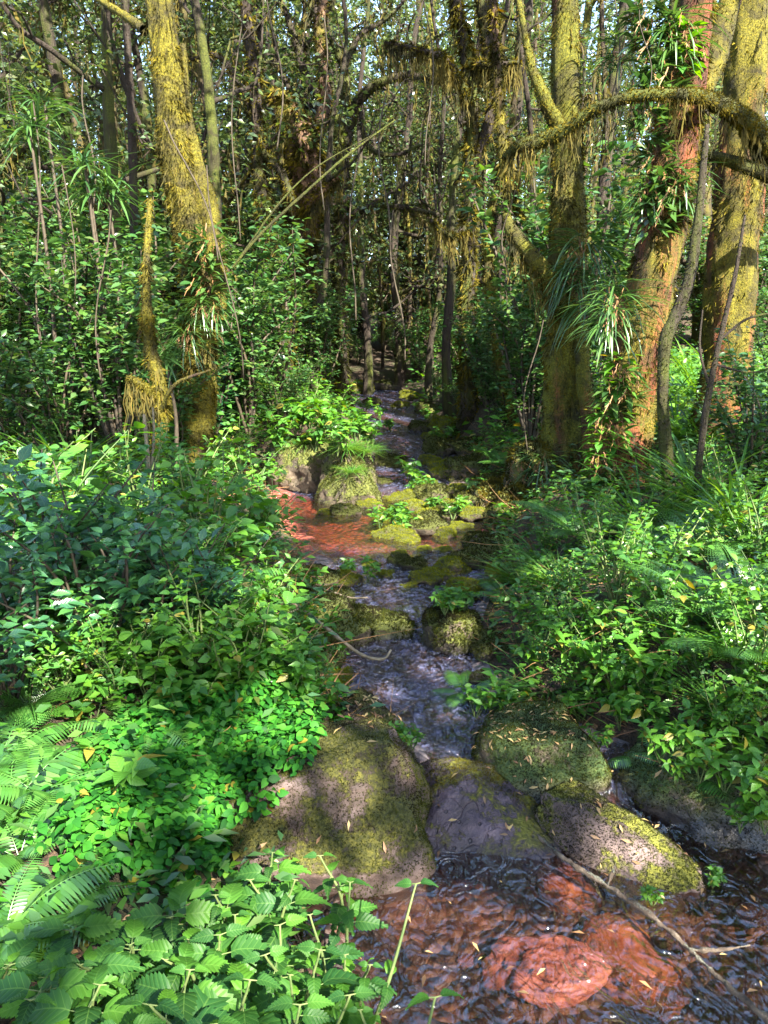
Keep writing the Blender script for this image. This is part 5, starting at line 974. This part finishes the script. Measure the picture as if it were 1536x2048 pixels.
#@@SHADE_LEAVES
# ------------------------------------------------------------------ unseen leaf screen added behind and overhead, holed to aim sun patches
T = [(*hit(50, 1640), .24), (*hit(0, 1700), .22), (*hit(60, 1560), .2), (*hit(-60, 1640), .3), (*hit(120, 1620), .12), (*hit(700, 1080), .35), (*hit(800, 1045), .45), (*hit(860, 1030), .4), (*hit(600, 1000), .4), (*hit(930, 1030), .4), (*hit(780, 990), .3),
     (*at(690, 890, 6.6), .35), (*at(700, 980, 6.6), .10), (*at(752, 920, 6.7), .2), (*at(610, 870, 7.2), .35), (*at(560, 960, 6.5), .3), (*at(30, 860, 5), .4), (*at(30, 930, 4.6), .35), (*at(150, 1000, 4.5), .25), (*at(90, 1080, 4.2), .2), (*at(240, 1020, 4.5), .2),
     (*at(330, 60, 7), .7), (*at(330, 200, 7), .35), (*at(360, 330, 7), .25), (*at(375, 470, 7), .2), (*at(1140, 160, 6.6), .4), (*at(1150, 420, 6.6), .3), (*at(1110, 590, 6.6), .25), (*at(1060, 520, 6.4), .25), (*at(1150, 560, 6.5), .15), (*at(1340, 400, 5.6), .35), (*at(1320, 500, 5.6), .25), (*at(1375, 260, 5.6), .2), (*at(1430, 100, 5.7), .35), (*at(1310, 690, 5.6), .15), (*at(1290, 860, 5.6), .15),
     (*at(1480, 560, 7.3), .5), (*at(1490, 680, 7.3), .4), (*at(1470, 420, 7.3), .35), (*at(1470, 780, 10), 2.2), (*at(1500, 740, 13), 2.0), (*at(1400, 800, 9), 1.2), (*at(1480, 850, 8), 1.1), (*at(1300, 960, 6.5), .3), (*at(1000, 1010, 6.2), .3), (*at(1020, 950, 6.4), .2), (*at(290, 790, 5.5), .2), (*at(610, 330, 11), .8), (*at(580, 660, 10.5), .5), (*at(690, 720, 12), .6), (*at(620, 400, 10.6), .4),
     (*at(450, 960, 5.5), .25), (*at(520, 940, 5.5), .2), (*at(830, 1060, 5.6), .25), (*at(1220, 1680, 2.3), .08), (*at(640, 1760, 1.7), .04), (*at(520, 1190, 3.7), .12), (*at(480, 1290, 3.4), .1), (*at(120, 1340, 2.9), .15), (*at(1480, 1320, 3.2), .12), (*at(1500, 1420, 3.0), .1), (*at(250, 1480, 2.5), .07)]
T += [(*at(950, 1800, 2.1), .05), (*at(1180, 1960, 1.8), .06), (*at(1400, 1880, 1.95), .06), (*at(1340, 1990, 1.75), .05), (*at(1090, 1915, 1.87), .13), (*at(1268, 1900, 1.9), .11), (*at(1130, 1745, 2.2), .05), (*at(1100, 1200, 3.8), .18), (*at(1300, 1150, 4), .25), (*at(1450, 1100, 4.5), .3), (*at(1250, 1300, 3.3), .16), (*at(1400, 1350, 3), .16), (*at(1500, 1230, 3.5), .25), (*at(1120, 1320, 3.2), .1), (*at(1180, 225, 5.2), .12), (*at(1300, 190, 5.1), .12), (*at(1080, 282, 5.4), .1), (*at(1320, 500, 5.4), .4), (*at(1280, 700, 5.4), .28), (*at(1140, 650, 6.3), .35), (*at(1150, 820, 6.2), .2), (*at(560, 1740, 1.7), .05), (*at(480, 1800, 1.55), .04), (*at(640, 1880, 1.35), .05), (*at(330, 1900, 1.4), .05), (*at(430, 1960, 1.2), .04), (*at(200, 800, 7), .5), (*at(420, 820, 8), .5), (*at(90, 720, 7.5), .5), (*at(480, 780, 9), .5), (*at(230, 620, 7.5), .35), (*at(120, 560, 8), .5), (*at(300, 900, 6), .25), (*at(560, 1020, 5.5), .2), (*at(1240, 640, 5.5), .15), (*at(900, 970, 7), .3), (*at(950, 870, 8), .3), (*at(780, 810, 12), .5)]
T = np.array(T)
C0 = np.array([0, 5.0, 1.3]); U1 = unit(np.cross(SUN, [0, 0, 1.])); U2 = np.cross(U1, SUN); U2 = U2 if U2[2] > 0 else -U2
nc = 1500; cc = C0 + U1 * R.uniform(-8, 8, nc)[:, None] + U2 * R.uniform(-6.5, 1.6, nc)[:, None] + SUN * R.uniform(11, 14.5, nc)[:, None]
c2 = np.stack([R.uniform(-6, 6, 270), R.uniform(-4.5, 1.9, 270), R.uniform(6.5, 9, 270)], -1); cc = np.vstack([cc, c2]); nc += 270  # second leaf layer, added to dim the sky over the foreground
P = np.repeat(cc, 26, 0) + R.normal(0, .30, (nc * 26, 3))
hol = C0 + U1 * R.uniform(-7, 7, 70)[:, None] + U2 * R.uniform(-6, 6, 70)[:, None]
T = np.vstack([T, np.hstack([hol, R.uniform(.03, .13, (70, 1))])])
keep = np.ones(len(P), bool); LD = rdir(len(P), (-.6, .5)); LS = .20 * R.uniform(.6, 1.3, len(P)); PM = P + LD * LS[:, None] * .5
for t in T:
    v = PM - t[:3]; al = v @ SUN; d = np.linalg.norm(v - al[:, None] * SUN, axis=1); keep &= ~((al > 0) & (d < t[3] * R.uniform(.8, 1.1, len(P)) + .05))  # leaves removed along the sun's path to each wanted patch
P, LD, LS = P[keep], LD[keep], LS[keep]
for q, w in ((at(935, 1630, 2.42), .20), (at(1010, 1670, 2.40), .14), (at(880, 1660, 2.42), .12)):    # leaf clumps added across the sun's path to shade the wedge rock
    m = 60; P = np.vstack([P, q + SUN * 12.5 + U1 * R.normal(0, w * .6, m)[:, None] + U2 * R.normal(0, w * .6, m)[:, None]]); LD = np.vstack([LD, rdir(m, (-.6, .5))]); LS = np.append(LS, R.uniform(.1, .18, m))
n = len(P); k = MB(); place(k, LEAF, P, LD, SUN + .8 * rdir(n), LS)
stuff(k.build("shade_leaves", M['canopy']), "unseen leaf screen added overhead to shade the stream and let sun patches through", "canopy")

# ------------------------------------------------------------------ labels from what stands near
LMARK = [("the big brown boulder", 640, 1620), ("the purplish wedge rock", 935, 1620), ("the round green boulder", 1075, 1520), ("the long sloping boulder", 1230, 1690), ("the flat mossy rock", 700, 1262), ("the squat herb-topped rock", 905, 1270), ("the steep mid-stream boulder", 700, 965),
         ("the leaning golden trunk", 370, 430), ("the base of the golden trunk", 400, 780), ("the red-barked tree", 1135, 300), ("the foot of the red-barked tree", 1130, 900), ("the leaning orange trunk", 1330, 380), ("the foot of the leaning orange trunk", 1250, 900), ("the far right trunk", 1470, 400), ("the sunlit glade", 1450, 800), ("the stream head", 745, 785),
         ("the fibrous brown trunk", 600, 330), ("the moss-curtained tree", 930, 300), ("the slim forked trunk", 684, 560), ("the sunlit white ferns", 70, 1620), ("the arching bare twig", 650, 1250), ("the pool", 1100, 1860), ("the green leaf carpet", 430, 1560), ("the fallen branch", 1330, 1860), ("the bank rock at right", 1450, 1610), ("the red shallows", 600, 1020), ("the nettle bed", 420, 1900), ("the lacy ferns", 1390, 1110), ("the ochre-draped stem", 290, 780), ("the blue-leaved shrubs", 180, 1210)]
def auto_labels():
    by = {}
    for o, desc, a in AUTO:
        px, py = proj(a); b = min(LMARK, key=lambda l: (l[1] - px) ** 2 + (l[2] - py) ** 2); dx, dy = px - b[1], py - b[2]
        if abs(dx) + abs(dy) < 40: rel = "beside"
        elif abs(dx) > abs(dy): rel = "left of" if dx < 0 else "right of"
        else: rel = "above" if dy < 0 else "below"
        by.setdefault(f"{desc} {rel} {b[0]}", []).append((px, py, o))
    words = {1: "second", 2: "third", 3: "fourth", 4: "fifth", 5: "sixth"}
    for lab, l in by.items():
        l.sort(key=lambda t: t[0])
        for i, (px, py, o) in enumerate(l):
            n = len(l)
            if n == 1 or n > 6: o["label"] = lab
            else:
                pos = "leftmost" if i == 0 else "rightmost" if i == n - 1 else words[i] + " from left"
                o["label"] = f"{lab}, {pos}" + ("" if 0 < i < n - 1 else " of " + ["", "", "two", "three", "four", "five", "six"][n])
auto_labels()
for o in list(bpy.data.objects):
    if o.parent and o.name.split('.')[0] in ('moss', 'hanging_moss', 'moss_clump', 'root_mat', 'hanging_root'): o['kind'] = 'stuff'
